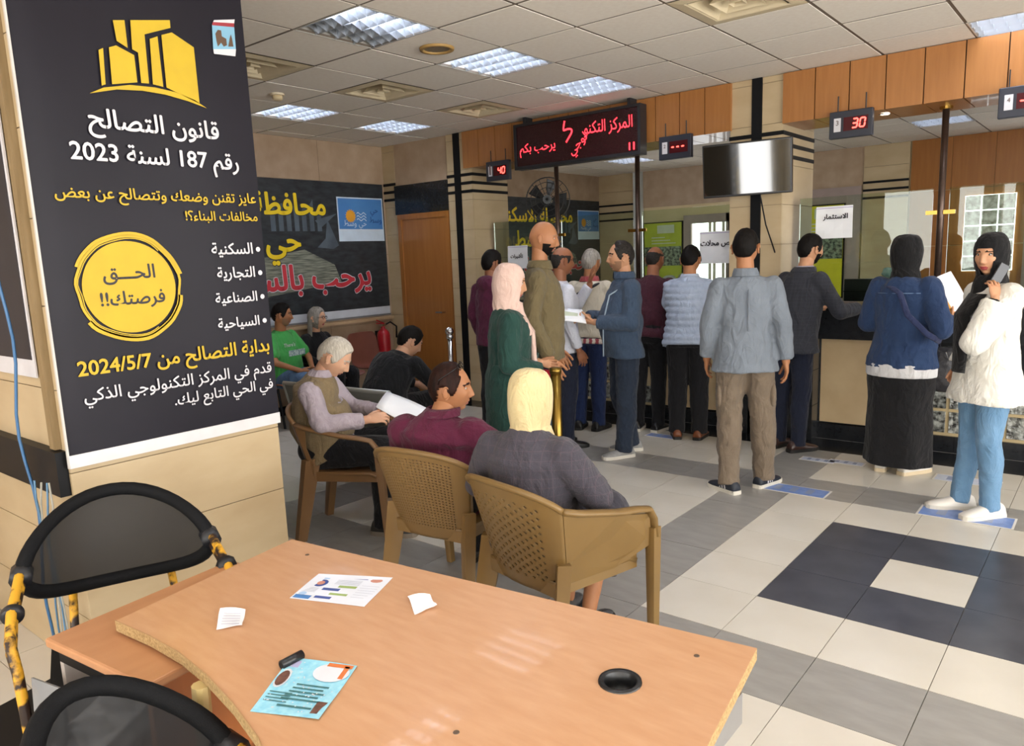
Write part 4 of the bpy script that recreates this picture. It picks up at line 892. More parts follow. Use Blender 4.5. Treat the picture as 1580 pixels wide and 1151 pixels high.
# -- floor stickers
STB = mat('sticker_blue', '#7f9ad0', .4, '#5f7dbb', 20); STW = mat('sticker_white', '#cfd6e4', .4, '#b5bfd4', 20)
for k, (px, py, w, lb, m) in enumerate(((1226, 756, .44, 'blue floor sticker beside the grey shirted man', STB), (1262, 710, .26, 'pale floor sticker left of the denim jacket woman', STW), (1306, 714, .26, 'pale floor sticker at the heels of the denim jacket woman', STW), (1490, 797, .5, 'blue floor sticker under the white trainers', STB), (1492, 742, .4, 'pale floor sticker behind the white trainers', STW), (1022, 673, .3, 'blue floor sticker beside the grey trainers', STB), (735, 662, .4, 'blue floor sticker near the chrome post', STW))):
    p = on_z(px, py, 0); t = thing('floor_sticker', lb, 'sticker', (p.x, p.y, .001)); h = w*.42
    ob('border', G().box(-w/2, w/2, -h/2, h/2, 0, .0012), t, mats=mat('sticker_edge', '#e2ded6', .4)); ob('print', G().box(-w/2+.012, w/2-.012, -h/2+.012, h/2-.012, .0012, .0018), t, mats=m)
    for q in range(3): ob('figure', G().box(-w/2+w*(.2+.24*q), -w/2+w*(.3+.24*q), -h*.25, h*.28, .0018, .0022), t, mats=mat('sticker_ink', '#8b98b8', .4))
# -- computers behind the counter
for x, y, lb in ((-1.62, 6.86, 'black computer monitor on the counter right of the man in the blazer'), (-3.0, 6.95, 'black computer monitor behind the light blue vest')):
    t = thing('monitor', lb, 'monitor', (x, y, 1.125)); ob('panel', G().box(-.27, .27, -.02, .02, .02, .21 if x > -2 else .2), t, mats=mat('monitor_black', '#191a1d', .35)); bevel(t.children[-1], .008)
    ob('ridge', G().box(-.27, .27, -.03, -.02, .1, .108), t, mats=BLK); ob('stand', G().box(-.08, .08, -.06, .06, 0, .02), t, mats=BLK)
t = thing('plastic_bag', 'crumpled blue plastic bag on top of the monitor', 'bag', (-1.5, 6.85, 1.338)); ob('bag', blob(G().ball((0, 0, .035), .1, .06, .04).ball((.05, 0, .05), .05, .04, .035).ball((-.05, .01, .05), .045), .012, 2, (.03, .03)), t); t.children[0].data.materials.append(mat('bag_blue', '#8fb4c4', .25, '#c5dbe2', 30))
# -- fan in the back office
fn = thing('wall_fan', 'black round fan in the back office above the bald man', 'fan', (*cam_at(845, 308, 8.6).xy, 0)); fz = cam_at(845, 308, 8.6).z; fn.rotation_euler[2] = math.radians(30)
FB = mat('fan_black', '#1f2226', .4)
circ = lambda r, y, n=30: [(r*math.cos(2*math.pi*k/n), y, fz+r*math.sin(2*math.pi*k/n)) for k in range(n)]
for r, y in ((.25, 0), (.25, .06), (.19, -.04), (.13, -.055), (.07, -.06)): ob('guard_ring', G().tube(circ(r, y), .004, 5, closed=True), fn, mats=FB)
for k in range(16):
    a = k*math.pi/8; ob('guard_wire', G().tube([(0, -.06, fz), (.13*math.cos(a), -.055, fz+.13*math.sin(a)), (.25*math.cos(a), 0, fz+.25*math.sin(a))], .003, 4), fn, mats=FB)
for k in range(5):
    a = k*2*math.pi/5; ob('blade', G().add([(.03*math.cos(a), .01, fz+.03*math.sin(a)), (.22*math.cos(a-.3), .03, fz+.22*math.sin(a-.3)), (.23*math.cos(a+.3), .0, fz+.23*math.sin(a+.3)), (.12*math.cos(a+.45), -.005, fz+.12*math.sin(a+.45))], [(0, 1, 2, 3)]), fn, mats=FB)
ob('hub', G().tube([(0, -.06, fz), (0, .14, fz)], .05, 14), fn, mats=mat('fan_grey', '#6c7176', .4)); ob('pole', G().tube([(0, .1, fz), (0, .1, 0)], .018, 8), fn, mats=FB); ob('base', G().tube([(0, .1, 0), (0, .1, .04)], .2, 20), fn, mats=FB)
# -- floor left of the cabinet: folder, and a dark box added to imitate shade
p = cam_at(52, 1010, 2.15); t = thing('shade_box', 'dark box added for the floor shade left of the side cabinet', 'box', (p.x, p.y, 0), .25); bevel(ob('box', G().box(-.2, .2, -.16, .16, 0, .34), t, mats=mat('box_shade', '#1c1b1d', .6)), .008); ob('lid', G().box(-.205, .205, -.165, .165, .34, .36), t, mats=BLK)
q = [cam_at(*v) for v in ((52, 1045, 1.95), (98, 1062, 1.85), (104, 1150, 1.8), (62, 1160, 1.9))]; c = sum(q, Vector())/4; t = thing('plastic_folder', 'grey translucent plastic folder standing beside the cabinet', 'folder', c)
g = G(); g.add([v-c for v in q], [(0, 1, 2, 3)]); ob('sheet', evaluate(g.mesh('sheet', [mat('folder_grey', '#8d9094', .25, '#7b7f84', 6)]), [('SOLIDIFY', dict(thickness=.006))]), t)
# -- poster and cable on the pier side
t = thing('side_poster', 'partly visible dark and white poster on the left side of the pier', 'poster', (-3.62, 1.075, 1.24)); ob('sheet', G().box(-.4, .35, -.002, .004, 0, 1.6), t, mats=WHT); ob('dark_print', G().box(-.4, .33, -.004, -.002, .07, 1.0), t, mats=INK)
t = thing('blue_cable', 'thin blue cable hanging down the left edge', 'cable', (-3.25, 1.02, 0)); cz = [Vector((-.09+.02*math.sin(k*.7), .01*math.cos(k), 2.6-.1*k)) for k in range(26)]; ob('cable', G().tube(cz, .006, 6), t, mats=mat('cable_blue', '#3f6f9f', .4), smooth=True)
t = thing('grey_cables', 'bundle of thin pale cables below the black band', 'cable', (-3.05, 1.0, 0))
for k in range(4): ob('cable', G().tube([Vector((-.06-.03*k+.03*math.sin(q*.8+k), .01*math.cos(q+k), .86-.085*q)) for q in range(11)], .004, 5), t, mats=mat('cable_grey%d' % (k % 2), ['#a9a79c', '#5f87a8'][k % 2], .5), smooth=True)
# ================================================================ people
EYEW = mat('eye_white', '#b9aea4', .4); EYED = mat('eye_dark', '#20140f', .2)
def skin_mat(n, c, c2): return mat('skin_'+n, c, .5, c2, 14, contrast=.8, spec=.35, sss=.12, bump=.06, bscale=120)
SK1 = skin_mat('light', '#c99a78', '#bb8767'); SK2 = skin_mat('tan', '#b07c58', '#a06c4a'); SK3 = skin_mat('brown', '#98664a', '#87573d'); SK4 = skin_mat('fair', '#d6ab8c', '#c8957a')
HBLK = mat('hair_black', '#0b0908', .6, '#120e0c', 90, (1, 1, .15), bump=.3, bscale=160, spec=.15); HGRY = mat('hair_grey', '#a9a39a', .5, '#6d6862', 90, (1, 1, .15), bump=.5, bscale=160); HWHT = mat('hair_white', '#cfc8bb', .5, '#a39b8d', 80, (1, 1, .15), bump=.5, bscale=160); HDKG = mat('hair_dark_grey', '#34302d', .6, '#1d1a18', 90, bump=.3, bscale=160, spec=.15); HSTUB = mat('hair_stubble', '#9a7459', .6, '#87634b', 200)
def sstep(a, b, x):
    t = min(1, max(0, (x-a)/(b-a))); return t*t*(3-2*t)
def lerp_tab(tab, x):
    for (a, va), (b, vb) in zip(tab, tab[1:]):
        if x <= b: return va+(vb-va)*(x-a)/(b-a)
    return tab[-1][1]
def head_point(th, ph, fem=0):
    dx, dy, dz = math.sin(th)*math.cos(ph), math.cos(th)*math.cos(ph), math.sin(ph)
    x = .0765*dx; y = .098*(abs(dy)**.88)*(1 if dy > 0 else -1); z = .118*dz
    if dz < 0:
        t = -dz; x *= 1-(.30 if not fem else .36)*t**1.7
        y *= (1-.42*t**1.2) if dy < 0 else (1-.10*t*t)
    else:
        x *= 1-.05*dz; z *= 1.0
    w = sstep(.05, .5, dy)
    if w > 0:
        ax = abs(x); k = 0
        nz = 0
        if .024 >= z > -.031: nz = (.024-z)/.055
        elif -.031 >= z > -.046: nz = (z+.046)/.015
        k += (.024 if not fem else .02)*nz**1.15*math.exp(-(x/(.0085+.0065*nz))**2)
        k += .006*math.exp(-((ax-.0135)/.006)**2-((z+.036)/.008)**2)
        k += .0055*math.exp(-((ax-.028)/.022)**2-((z-.033)/.009)**2)*(.5 if fem else 1)
        k -= .010*math.exp(-((ax-.031)/.015)**2-((z-.014)/.011)**2)
        k += .0045*math.exp(-((ax-.046)/.018)**2-((z+.018)/.018)**2)
        k += .0075*math.exp(-(x/.021)**2-((z+.057)/.006)**2)+.0075*math.exp(-(x/.018)**2-((z+.070)/.006)**2)
        k -= .004*math.exp(-(x/.024)**2-((z+.0635)/.0025)**2)
        k += .010*math.exp(-(x/.022)**2-((z+.094)/.014)**2); k -= .004*math.exp(-(x/.03)**2-((z+.08)/.006)**2)
        y += w*k
    return Vector((x, y, z))
NL, NP = 84, 66
def lon(i):
    u = i/NL*2-1; return math.pi*(u*.45+.55*u*abs(u)**.9) if True else math.pi*u
HLINE = [(0, .074), (25, .073), (45, .062), (58, .035), (68, .0), (78, -.024), (88, -.018), (96, .022), (108, .016), (118, -.03), (140, -.062), (180, -.068)]
def head_geo(fem=0, beard=0, brows=1, ears=1):
    """materials: 0 skin, 1 hair, 2 eye white, 3 eye dark, 4 lips, 5 stubble"""
    g = G(); vs = []
    for k in range(NP+1):
        ph = -math.pi/2+math.pi*k/NP
        ph = max(-1.55, min(1.55, ph))
        for i in range(NL): vs.append(head_point(lon(i), ph, fem))
    g.V = [tuple(v) for v in vs]
    for k in range(NP):
        for i in range(NL):
            f = (k*NL+i, k*NL+(i+1) % NL, (k+1)*NL+(i+1) % NL, (k+1)*NL+i); c = sum((vs[j] for j in f), Vector())/4; mi = 0; ax = abs(c.x)
            if c.y > .04:
                arch = .033-.2*(ax-.022)**2/.03
                if brows and .012 < ax < .052 and abs(c.z-arch) < (.0048 if not fem else .003): mi = 1
                if ax < .023-(abs(c.z+.0635)*.7) and -.0755 < c.z < -.053: mi = 4
            th = abs(math.degrees(math.atan2(c.x, c.y)))
            if beard and mi == 0 and c.z < -.03 and th < 82:
                if c.z < -.05-.0*th or th > 42 or (ax < .03 and -.053 < c.z < -.043): mi = 5
                if ax < .02 and -.079 < c.z < -.05 and th < 30: mi = 0 if mi != 4 else 4
                if th < 40 and c.z > -.045 : mi = 0
            g.F.append(f); g.M.append(mi)
    for sx in (-1, 1):
        e = Vector((sx*.031, .0, .013)); e.y = head_point(math.atan2(.031, .085)*sx, math.asin(.013/.118), fem).y-.0092
        g.ball(e, .0122, .0112, .0088, 14, 10, 2); g.ball(e+Vector((-sx*.0006, .0072, -.0004)), .0056, .0045, .0058, 12, 6, 3)
        lid = [e+Vector((.0135*math.cos(a), .0085-.004*abs(math.cos(a))**2, .0088*math.sin(a)*.9+.001)) for a in [math.pi*q/8 for q in range(9)]]
        g.tube(lid, .0022, 5, 1 if fem else 0)
        # ear
        if not ears: continue
        R = Matrix.Rotation(sx*.35, 3, 'Z')
        c = Vector((sx*.0805, -.008, -.002))
        g.ball(c, .0085, .017, .030, 12, 8, 0, R); path = [c+R @ Vector((sx*.006, .016*math.cos(a)*(1 if math.sin(a) < .2 else 1.1), .030*math.sin(a))) for a in [-1.9+q*.42 for q in range(13)]]
        g.tube(path, .0042, 6, 0); g.ball(c+Vector((sx*.003, .006, -.027)), .005, .007, .008, 8, 6, 0)
    return g
def hair_geo(style, thick=.014):
    g = G(); vs = []; keep = []
    top = {'short': 1, 'balding': 0, 'receding': 1, 'long': 1}[style]
    for k in range(NP+1):
        ph = max(-1.55, min(1.55, -math.pi/2+math.pi*k/NP))
        for i in range(NL):
            th = lon(i); p = head_point(th, ph); d = abs(math.degrees(th)); zb = lerp_tab(HLINE, d)
            h = p.z-zb; a = sstep(-.002, .016, h)
            if style == 'balding': a *= 1-sstep(.035, .07, p.z-.25*max(0, -p.y)*(.3)); a *= .8
            if style == 'receding': a *= 1-sstep(.02, .06, p.y)*sstep(.055, .08, p.z)*(.9)
            if style == 'long': zl = lerp_tab([(0, .07), (30, .068), (48, .04), (56, -.02), (62, -.14), (180, -.14)], d); a = sstep(-.002, .02, p.z-zl)
            nn = noise.noise(Vector((p.x*60, p.y*60, p.z*25)))*.003+noise.noise(Vector((p.x*25+9, p.y*25, p.z*12)))*.003
            t = -.004+(thick+nn+(.006*max(0, p.z)/.118 if style != 'balding' else -.006))*a
            n = Vector((p.x/.0765**2, p.y/.098**2, p.z/.118**2)).normalized(); q = p+n*t
            vs.append(q); keep.append(a > .02)
    fs = [(k*NL+i, k*NL+(i+1) % NL, (k+1)*NL+(i+1) % NL, (k+1)*NL+i) for k in range(NP) for i in range(NL)]
    fs = [f for f in fs if all(keep[j] for j in f)]
    used = sorted({j for f in fs for j in f}); mp = {j: n for n, j in enumerate(used)}
    g.add([vs[j] for j in used], [tuple(mp[j] for j in f) for f in fs])
    if style == 'long':
        rings = []
        for k in range(9):
            z = .03-.028*k; rings.append([Vector(((.086+.006*k*.5)*math.sin(a), -.012-(.094)*math.cos(a)*(1 if math.cos(a) > 0 else .3), z-.0*abs(a))) for a in [-1.75+3.5*q/18 for q in range(19)]])
        for r in rings: pass
        v = [p for r in rings for p in r]; inner = [p*.9 for p in v]; n = 19
        g.add(v, [(k*n+i, k*n+i+1, (k+1)*n+i+1, (k+1)*n+i) for k in range(8) for i in range(18)])
    return g
_hand = {}
def hand_geo(curl=25, spread=4, thumb=35):
    key = (curl, spread, thumb)
    if key in _hand: return _hand[key]
    g = G()
    sec = [(0, .026, .019, 0), (.02, .030, .018, 0), (.05, .039, .0165, 0), (.078, .041, .014, 0), (.092, .037, .011, -.002)]
    g.loft([[Vector((w*math.cos(a)*(1 if abs(math.cos(a)) < .8 else .97), y, t*math.sin(a)+z)) for a in [2*math.pi*q/14 for q in range(14)]] for y, w, t, z in sec])
    for n, (x, y, L) in enumerate(((-.030, .086, .070), (-.0105, .092, .079), (.0095, .089, .073), (.028, .081, .057))):
        p = Vector((x, y-.012, .001)); ang = math.radians(curl*.6); side = math.radians(spread*(n-1.5)); r = .0092 if n < 3 else .0082
        for sgm, f in enumerate((.46, .30, .26)):
            d = Vector((math.sin(side), math.cos(side)*math.cos(ang), -math.sin(ang))); q = p+d*(L*f+(.012 if sgm == 0 else 0)); g.cap_seg(p, q, r, r*.92, 10); p = q; r *= .92; ang += math.radians(curl)
    p = Vector((-.026, .026, -.004)); th = math.radians(thumb)
    for L, r, bend in ((.042, .0125, 0), (.032, .0105, .35), (.025, .0095, .6)):
        d = Vector((-math.sin(th-bend*.4), math.cos(th-bend*.4), -.35-bend*.25)).normalized(); q = p+d*L; g.cap_seg(p, q, r, r*.9, 10); p = q
    g.cap_seg((0, -.03, 0), (0, .01, 0), .0265, .0265, 12)
    me = blob(g, .0042, 2); h = G(); n = len(me.vertices); co = np.empty(n*3); me.vertices.foreach_get('co', co); h.V = [tuple(c) for c in co.reshape(-1, 3)]; h.F = [tuple(p.vertices) for p in me.polygons]; h.M = [0]*len(h.F)
    bpy.data.meshes.remove(me); _hand[key] = h; return h
def frame(c, y, z):
    y = Vector(y).normalized(); z = Vector(z); z = (z-y*z.dot(y)).normalized(); x = y.cross(z)
    return Matrix(((x.x, y.x, z.x, c[0]), (x.y, y.y, z.y, c[1]), (x.z, y.z, z.z, c[2]), (0, 0, 0, 1)))
STAND = dict(pelvis=(0, 0, .95), waist=(0, 0, 1.1), chest=(0, .012, 1.28), neck=(0, -.008, 1.47), head=(0, .022, 1.632),
             shoulderR=(.168, -.012, 1.42), shoulderL=(-.168, -.012, 1.42), elbowR=(.22, -.035, 1.13), elbowL=(-.22, -.035, 1.13), wristR=(.235, .05, .885), wristL=(-.235, .05, .885),
             hipR=(.088, 0, .92), hipL=(-.088, 0, .92), kneeR=(.095, .02, .495), kneeL=(-.095, .02, .495), ankleR=(.1, -.02, .085), ankleL=(-.1, -.02, .085))
SIT = dict(STAND, pelvis=(0, -.08, .53), waist=(0, -.12, .68), chest=(0, -.12, .86), neck=(0, -.09, 1.05), head=(0, -.05, 1.212), shoulderR=(.168, -.1, 1.0), shoulderL=(-.168, -.1, 1.0),
           elbowR=(.25, -.07, .74), elbowL=(-.25, -.07, .74), wristR=(.16, .17, .66), wristL=(-.16, .17, .66), hipR=(.09, -.06, .51), hipL=(-.09, -.06, .51), kneeR=(.12, .37, .53), kneeL=(-.12, .37, .53), ankleR=(.12, .36, .085), ankleL=(-.12, .36, .085))
UPPER = ('waist', 'chest', 'neck', 'head', 'shoulderR', 'shoulderL', 'elbowR', 'elbowL', 'wristR', 'wristL')
ARMS = ('elbowR', 'elbowL', 'wristR', 'wristL')
def torso_rings(J, off, hem=0., build=1., belly=0., top='neck', flare=0., fem=0, n=20):
    pel, wai, che, nec = J['pelvis'], J['waist'], J['chest'], J['neck']; shm = (J['shoulderR']+J['shoulderL'])/2
    hr = (J['hipR']-J['hipL']).normalized(); sr = (J['shoulderR']-J['shoulderL']).normalized(); up0 = (wai-pel).normalized()
    if up0.z < .3: up0 = Vector((0, 0, 1))
    dn = Vector((0, 0, -1)) if hem > .12 else -up0
    L = []
    if hem > 0:
        m = max(2, int(hem/.07))
        for k in range(m, 0, -1): L.append((pel+dn*(hem*k/m), hr, .178+flare*k/m, .128+flare*.7*k/m))
    else: L.append((pel-up0*.04, hr, .165, .12))
    s = .94 if fem else 1
    L += [(pel+up0*.02, hr, .175, .13), ((pel+wai)/2+up0*.01, hr, .166*s, .125+belly*.6), (wai, hr.lerp(sr, .4), .156*s, .118+belly), ((wai+che)/2, hr.lerp(sr, .7), .166*s, .122+belly*.6), (che, sr, .176*s, .122), ((che+shm)/2, sr, .172*s, .112), (shm+(nec-shm)*.1, sr, .145*s, .09), (shm.lerp(nec, .6), sr, .09, .072)]
    L.append((nec, sr, .064, .064))
    rings = []
    for i, (c, r, w, d) in enumerate(L):
        w, d = w*.93, d*.93
        t = (L[min(i+1, len(L)-1)][0]-L[max(i-1, 0)][0]).normalized(); r = (r-t*r.dot(t)).normalized(); f = t.cross(r)
        bf = belly*.8 if 0 < i and abs(c.z-wai.z) < .16 else 0
        wk = (w*build+off) if i < len(L)-1 else w+off*.6; dk = (d*build+off) if i < len(L)-1 else d+off*.6
        rings.append([c+f*bf+r*(wk*math.cos(q*2*math.pi/n))+f*(dk*math.sin(q*2*math.pi/n)) for q in range(n)])
    return rings
def scarf_geo(h, J, face=True, drape=.30, bulk=.0, fold=.004, front=.0, spread=1.):
    """headscarf around the head at matrix h; drops over neck and shoulders"""
    g = G(); n = 44; rows = []; 
    Hm = h; nk = J['neck']; sr = (J['shoulderR']-J['shoulderL']).normalized(); fw = Vector((0, 0, 1)).cross(sr).normalized()
    tab = [(.136, .012, .012), (.133, .04, .05), (.118, .062, .078), (.09, .078, .1), (.05, .086, .110), (.01, .088, .112), (-.03, .087, .109), (-.07, .08, .102), (-.105, .072, .094)]
    off = bulk
    for z, rx, ry in tab:
        r = []
        for i in range(n):
            a = 2*math.pi*i/n; s, c = math.sin(a), math.cos(a)
            yy = ry*c if c < 0 else (ry-.016)*c
            r.append(Hm @ Vector(((rx+off)*s, yy+off*c*.6-.004, z)))
        rows.append(r)
    dz = drape; last = (Hm @ Vector((0, -.01, -.105)))
    for k in range(1, 8):
        f = k/7; c = last.lerp(Vector((nk.x, nk.y, nk.z-dz*.55))+fw*(.02+front*f), f) if k > 0 else last
        rx = lerp_tab([(0, .078), (.3, .082), (.6, .115), (.85, .165), (1, .185)], f); rx = .078+(rx-.078)*spread+off; ry = lerp_tab([(0, .092), (.3, .088), (.6, .105), (1, .135)], f); ry = .086+(ry-.086)*spread+off
        rows.append([c+sr*(rx*math.sin(2*math.pi*i/n))+fw*(ry*math.cos(2*math.pi*i/n))+Vector((0, 0, fold*3*math.sin(i*1.7+k))) +(sr*math.sin(2*math.pi*i/n)+fw*math.cos(2*math.pi*i/n))*fold*math.sin(i*1.43+k*.9) for i in range(n)])
    vs = [p for r in rows for p in r]; fs = []; inv = Hm.inverted()
    def inside(p):
        q = inv @ p; return q.y > .02 and (q.x/.060)**2+((q.z+.014)/(.092 if q.z > -.014 else .098))**2 < 1
    for k in range(len(rows)-1):
        for i in range(n):
            f = (k*n+i, k*n+(i+1) % n, (k+1)*n+(i+1) % n, (k+1)*n+i)
            if face and all(inside(vs[j]) for j in f): continue
            if face and k < 9 and sum(inside(vs[j]) for j in f) >= 3: continue
            fs.append(f)
    fs.append(tuple(range(n)))
    g.add(vs, fs); return g
def shoe(parent, a, toe, mu, ms, kind='shoe', stripe=None, s=1.):
    """a: ankle point on the floor projected; toe: horizontal direction"""
    toe = Vector((toe[0], toe[1], 0)).normalized(); M = frame((a.x, a.y, max(0, a.z-.085*s)), toe, (0, 0, 1)) @ Matrix.Scale(s, 4)
    prof = [(-.085, .030, .055), (-.078, .036, .078), (-.05, .039, .098), (-.01, .041, .104), (.03, .043, .085), (.07, .048, .066), (.11, .050, .055), (.145, .046, .046), (.17, .036, .038), (.184, .02, .03)]
    if kind == 'heel': prof = [(y, w*.85, h*.8) for y, w, h in prof]
    rings = [[Vector((w*math.cos(q), y, .018+(h-.018)*max(0, math.sin(q))**.75 if math.sin(q) > 0 else .016)) for q in [math.pi*(-.1+1.2*j/12) for j in range(13)]] for y, w, h in prof]
    u = ob('shoe', G().loft(rings).xf(M), parent, mats=mu, smooth=True)
    so = [(-.092, .022), (-.086, .034), (-.05, .041), (0, .042), (.05, .047), (.1, .053), (.145, .049), (.175, .037), (.19, .018)]
    pl = [(w, y) for y, w in so]+[(-w, y) for y, w in reversed(so)]
    ob('sole', G().prism(pl, 0, .026 if kind != 'heel' else .012).xf(M), u, mats=ms)
    if stripe:
        for k in range(3):
            for sx in (-1, 1):
                y = .0+.026*k; ob('stripe', G().add([(sx*.0445, y-.02, .03), (sx*.0445, y-.006, .03), (sx*.032, y+.022, .085), (sx*.032, y+.008, .085)], [(0, 1, 2, 3)]).xf(M), u, mats=stripe)
    return u
HEADC = {}
def person(label, loc, deg, H=1.75, sit=False, lean=0, twist=0, pose={}, skin=SK2, hair='short', hmat=HBLK, head=(0, 0, 0), fem=0, beard=0, build=1., belly=0., wear=(), shoes=None, hands={}, voxel=.011, headscale=1., seatz=0, group='people in the service hall', legs_bare=False, arm_bare=False):
    d = face_dir(deg); t = thing('person', label, 'person', (loc[0], loc[1], 0), math.atan2(-d.x, d.y), group)
    base = SIT if sit else STAND; s = H/1.75 if not sit else H; J = {k: Vector(v) for k, v in base.items()}
    for k, v in pose.items():
        if k.startswith('d_'): J[k[2:]] += Vector(v)
    for k, v in pose.items():
        if not k.startswith('d_') and k not in ARMS and k != 'head': J[k] = Vector(v)
    if lean or twist:
        R = Matrix.Rotation(-math.radians(lean), 3, 'X') @ Matrix.Rotation(math.radians(twist), 3, 'Z'); c = J['pelvis'].copy()
        for k in UPPER: J[k] = c+R @ (J[k]-c)
    for k in ARMS+('head',):
        if k in pose: J[k] = Vector(pose[k])
    for k in ('shoulderR', 'shoulderL'): J[k] = J[k]+Vector((0, 0, -.035))
    for k in J: J[k] = J[k]*s
    hs = headscale*(.97 if fem else 1.0)
    yaw, pit, rol = (math.radians(q) for q in head)
    HM = Matrix.Translation(J['head']) @ Matrix.Rotation(-yaw, 4, 'Z') @ Matrix.Rotation(-pit, 4, 'X') @ Matrix.Rotation(rol, 4, 'Y') @ Matrix.Scale(hs, 4)
    # ---- body: one continuous mesh
    g = G(); g.loft(torso_rings(J, -.012, 0, build, belly, fem=fem))
    for sd in 'RL':
        S_, E_, W_ = J['shoulder'+sd], J['elbow'+sd], J['wrist'+sd]
        k = .88 if fem else 1; g.cap_seg(J['neck']-Vector((0, 0, .06)), S_, .038, .04, 12); g.cap_seg(S_, E_, .041*k*build, .036*k, 12); g.cap_seg(E_, W_, .036*k, .026*k, 12)
        Hh, K, A = J['hip'+sd], J['knee'+sd], J['ankle'+sd]; g.cap_seg(Hh, K, .07*build, .05, 12)
        g.cap_seg(K, K.lerp(A, .3)+Vector((0, -.012, 0)), .05, .052, 12); g.cap_seg(K.lerp(A, .3)+Vector((0, -.012, 0)), A, .052, .034, 12)
    nb = J['neck']+Vector((0, 0, -.03)); nt = HM @ Vector((0, -.018, -.05)); g.cap_seg(nb, nt, .060 if not fem else .05, .055 if not fem else .046, 14)
    bm_ = blob(g, .014, 3); B = G(); n = len(bm_.vertices); co = np.empty(n*3); bm_.vertices.foreach_get('co', co); B.V = [tuple(c) for c in co.reshape(-1, 3)]; B.F = [tuple(p.vertices) for p in bm_.polygons]; B.M = [0]*len(B.F); bpy.data.meshes.remove(bm_)
    cov = bool(fem and not hair); key = (fem, bool(beard), cov)
    if key not in HEADC: HEADC[key] = head_geo(fem, beard, 1, 0 if cov else 1)
    B.join(HEADC[key], HM)
    for sd in 'RL':
        hd = hands.get(sd, {}); E_, W_ = J['elbow'+sd], J['wrist'+sd]; dr = Vector(hd.get('dir', W_-E_)); pn = Vector(hd.get('palm', (-1 if sd == 'R' else 1, 0, 0)))
        M = frame(W_, dr, -pn)
        if sd == 'L': M = M @ Matrix.Scale(-1, 4, (1, 0, 0))
        hg = hand_geo(*hd.get('curl', (22, 3, 30))); k0 = len(B.F); B.join(hg, M @ Matrix.Scale((.9 if fem else 1.)*s if not sit else (.9 if fem else 1.), 4))
        if sd == 'L':
            for q in range(k0, len(B.F)): B.F[q] = tuple(reversed(B.F[q]))
    lips = mat('lips_f', '#a8474a', .4) if fem else mat('lips_m', '#9a6152', .5)
    me = B.mesh('body', [skin, hmat if hmat else HBLK, EYEW, EYED, lips, beard if beard else HSTUB], True); ob('body', me, t)
    if hair:
        hk = ('h', hair)
        if hk not in HEADC: HEADC[hk] = hair_geo(hair)
        ob('hair', G().join(HEADC[hk], HM), t, mats=hmat, smooth=True)
    # ---- clothes
    for w in wear:
        kind = w['k']; off = w.get('off', .012)*.72; m = w['m']; me = None; nm = w.get('name', kind); fold = w.get('fold', (.09, .014)); vx = w.get('vox', voxel)
        if kind == 'top':
            rr0 = torso_rings(J, off, w.get('hem', .06), build, belly, flare=w.get('flare', 0), fem=fem); g = G(); g.loft(rr0[:w['band']] if w.get('band') else rr0)
            sl = w.get('sleeve', .97); k = .9 if fem else 1; sa = 1+(w.get('sl', 1.)-1)*.5
            for sd in 'RL':
                if w.get('band'): continue
                S_, E_, W_ = J['shoulder'+sd], J['elbow'+sd], J['wrist'+sd]; g.cap_seg(J['neck']-Vector((0, 0, .06)), S_, .042+off*.6, .046+off*.7, 12)
                if sl <= 0: continue
                if sl < .5:
                    p = S_.lerp(E_, sl*2); g.cap_seg(S_, p, .047*k*build+off, (.046*k*build+off)*1.02, 14)
                else:
                    g.cap_seg(S_, E_, (.047*k*build+off)*sa, (.041*k+off)*sa, 14); p = E_.lerp(W_, (sl-.5)*2); g.tube([E_, E_.lerp(p, .5), p], [(.041*k+off)*sa, (.037*k+off)*sa, (.031*k+off*1.1)*sa], 14)
            me = blob(g, vx, 3, fold)
        elif kind == 'legs':
            g = G(); pel = J['pelvis']; ln = w.get('len', 1.); loose = w.get('loose', 1.)
            up0 = (J['waist']-pel).normalized(); hr = (J['hipR']-J['hipL']).normalized()
            fw = Vector((0, 0, 1)).cross(hr)
            if not sit:
                g.loft([[c+hr*(a*build*math.cos(q*.3142))+fw*(b*build*math.sin(q*.3142)) for q in range(20)] for c, a, b in ((pel-Vector((0, 0, .1*s)), .148+off, .108+off), (pel, .157+off*.5, .115+off*.5), (pel+up0*.08, .142, .102), (pel+up0*.1, .138, .098))])
            else: g.ball(pel, (.165+off)*build, (.14+off)*build, .11+off, 18, 10); g.loft([[c+hr*(a*build*math.cos(q*.3142))+fw*(b*build*math.sin(q*.3142)) for q in range(20)] for c, a, b in ((pel, .155+off, .115+off), (pel+up0*.1, .14, .1))])
            for sd in 'RL':
                Hh, K, A = J['hip'+sd], J['knee'+sd], J['ankle'+sd]; A = K.lerp(A, ln); r1, r2, r3 = (.083*build+off)*w.get('th', 1), (.06+off)*loose, (.047+off)*loose
                g.cap_seg(Hh, K, r1, r2, 14); g.tube([K, K.lerp(A, .35)+Vector((0, -.012, 0)), K.lerp(A, .8), A+Vector((0, 0, -.035 if ln > .95 else 0))], [r2, r2*.98, r3, r3*1.04], 14); g.ball(K, r2, n=12, m=8)
            me = blob(g, vx, 3, fold)
        elif kind == 'skirt':
            hr = (J['hipR']-J['hipL']).normalized(); fw = Vector((0, 0, 1)).cross(hr); p = J['pelvis']; zt = w.get('top', p.z+.12); zb = w['hem']; rows = []; wt, wb = w.get('wt', .17), w['wb']; m_ = 16
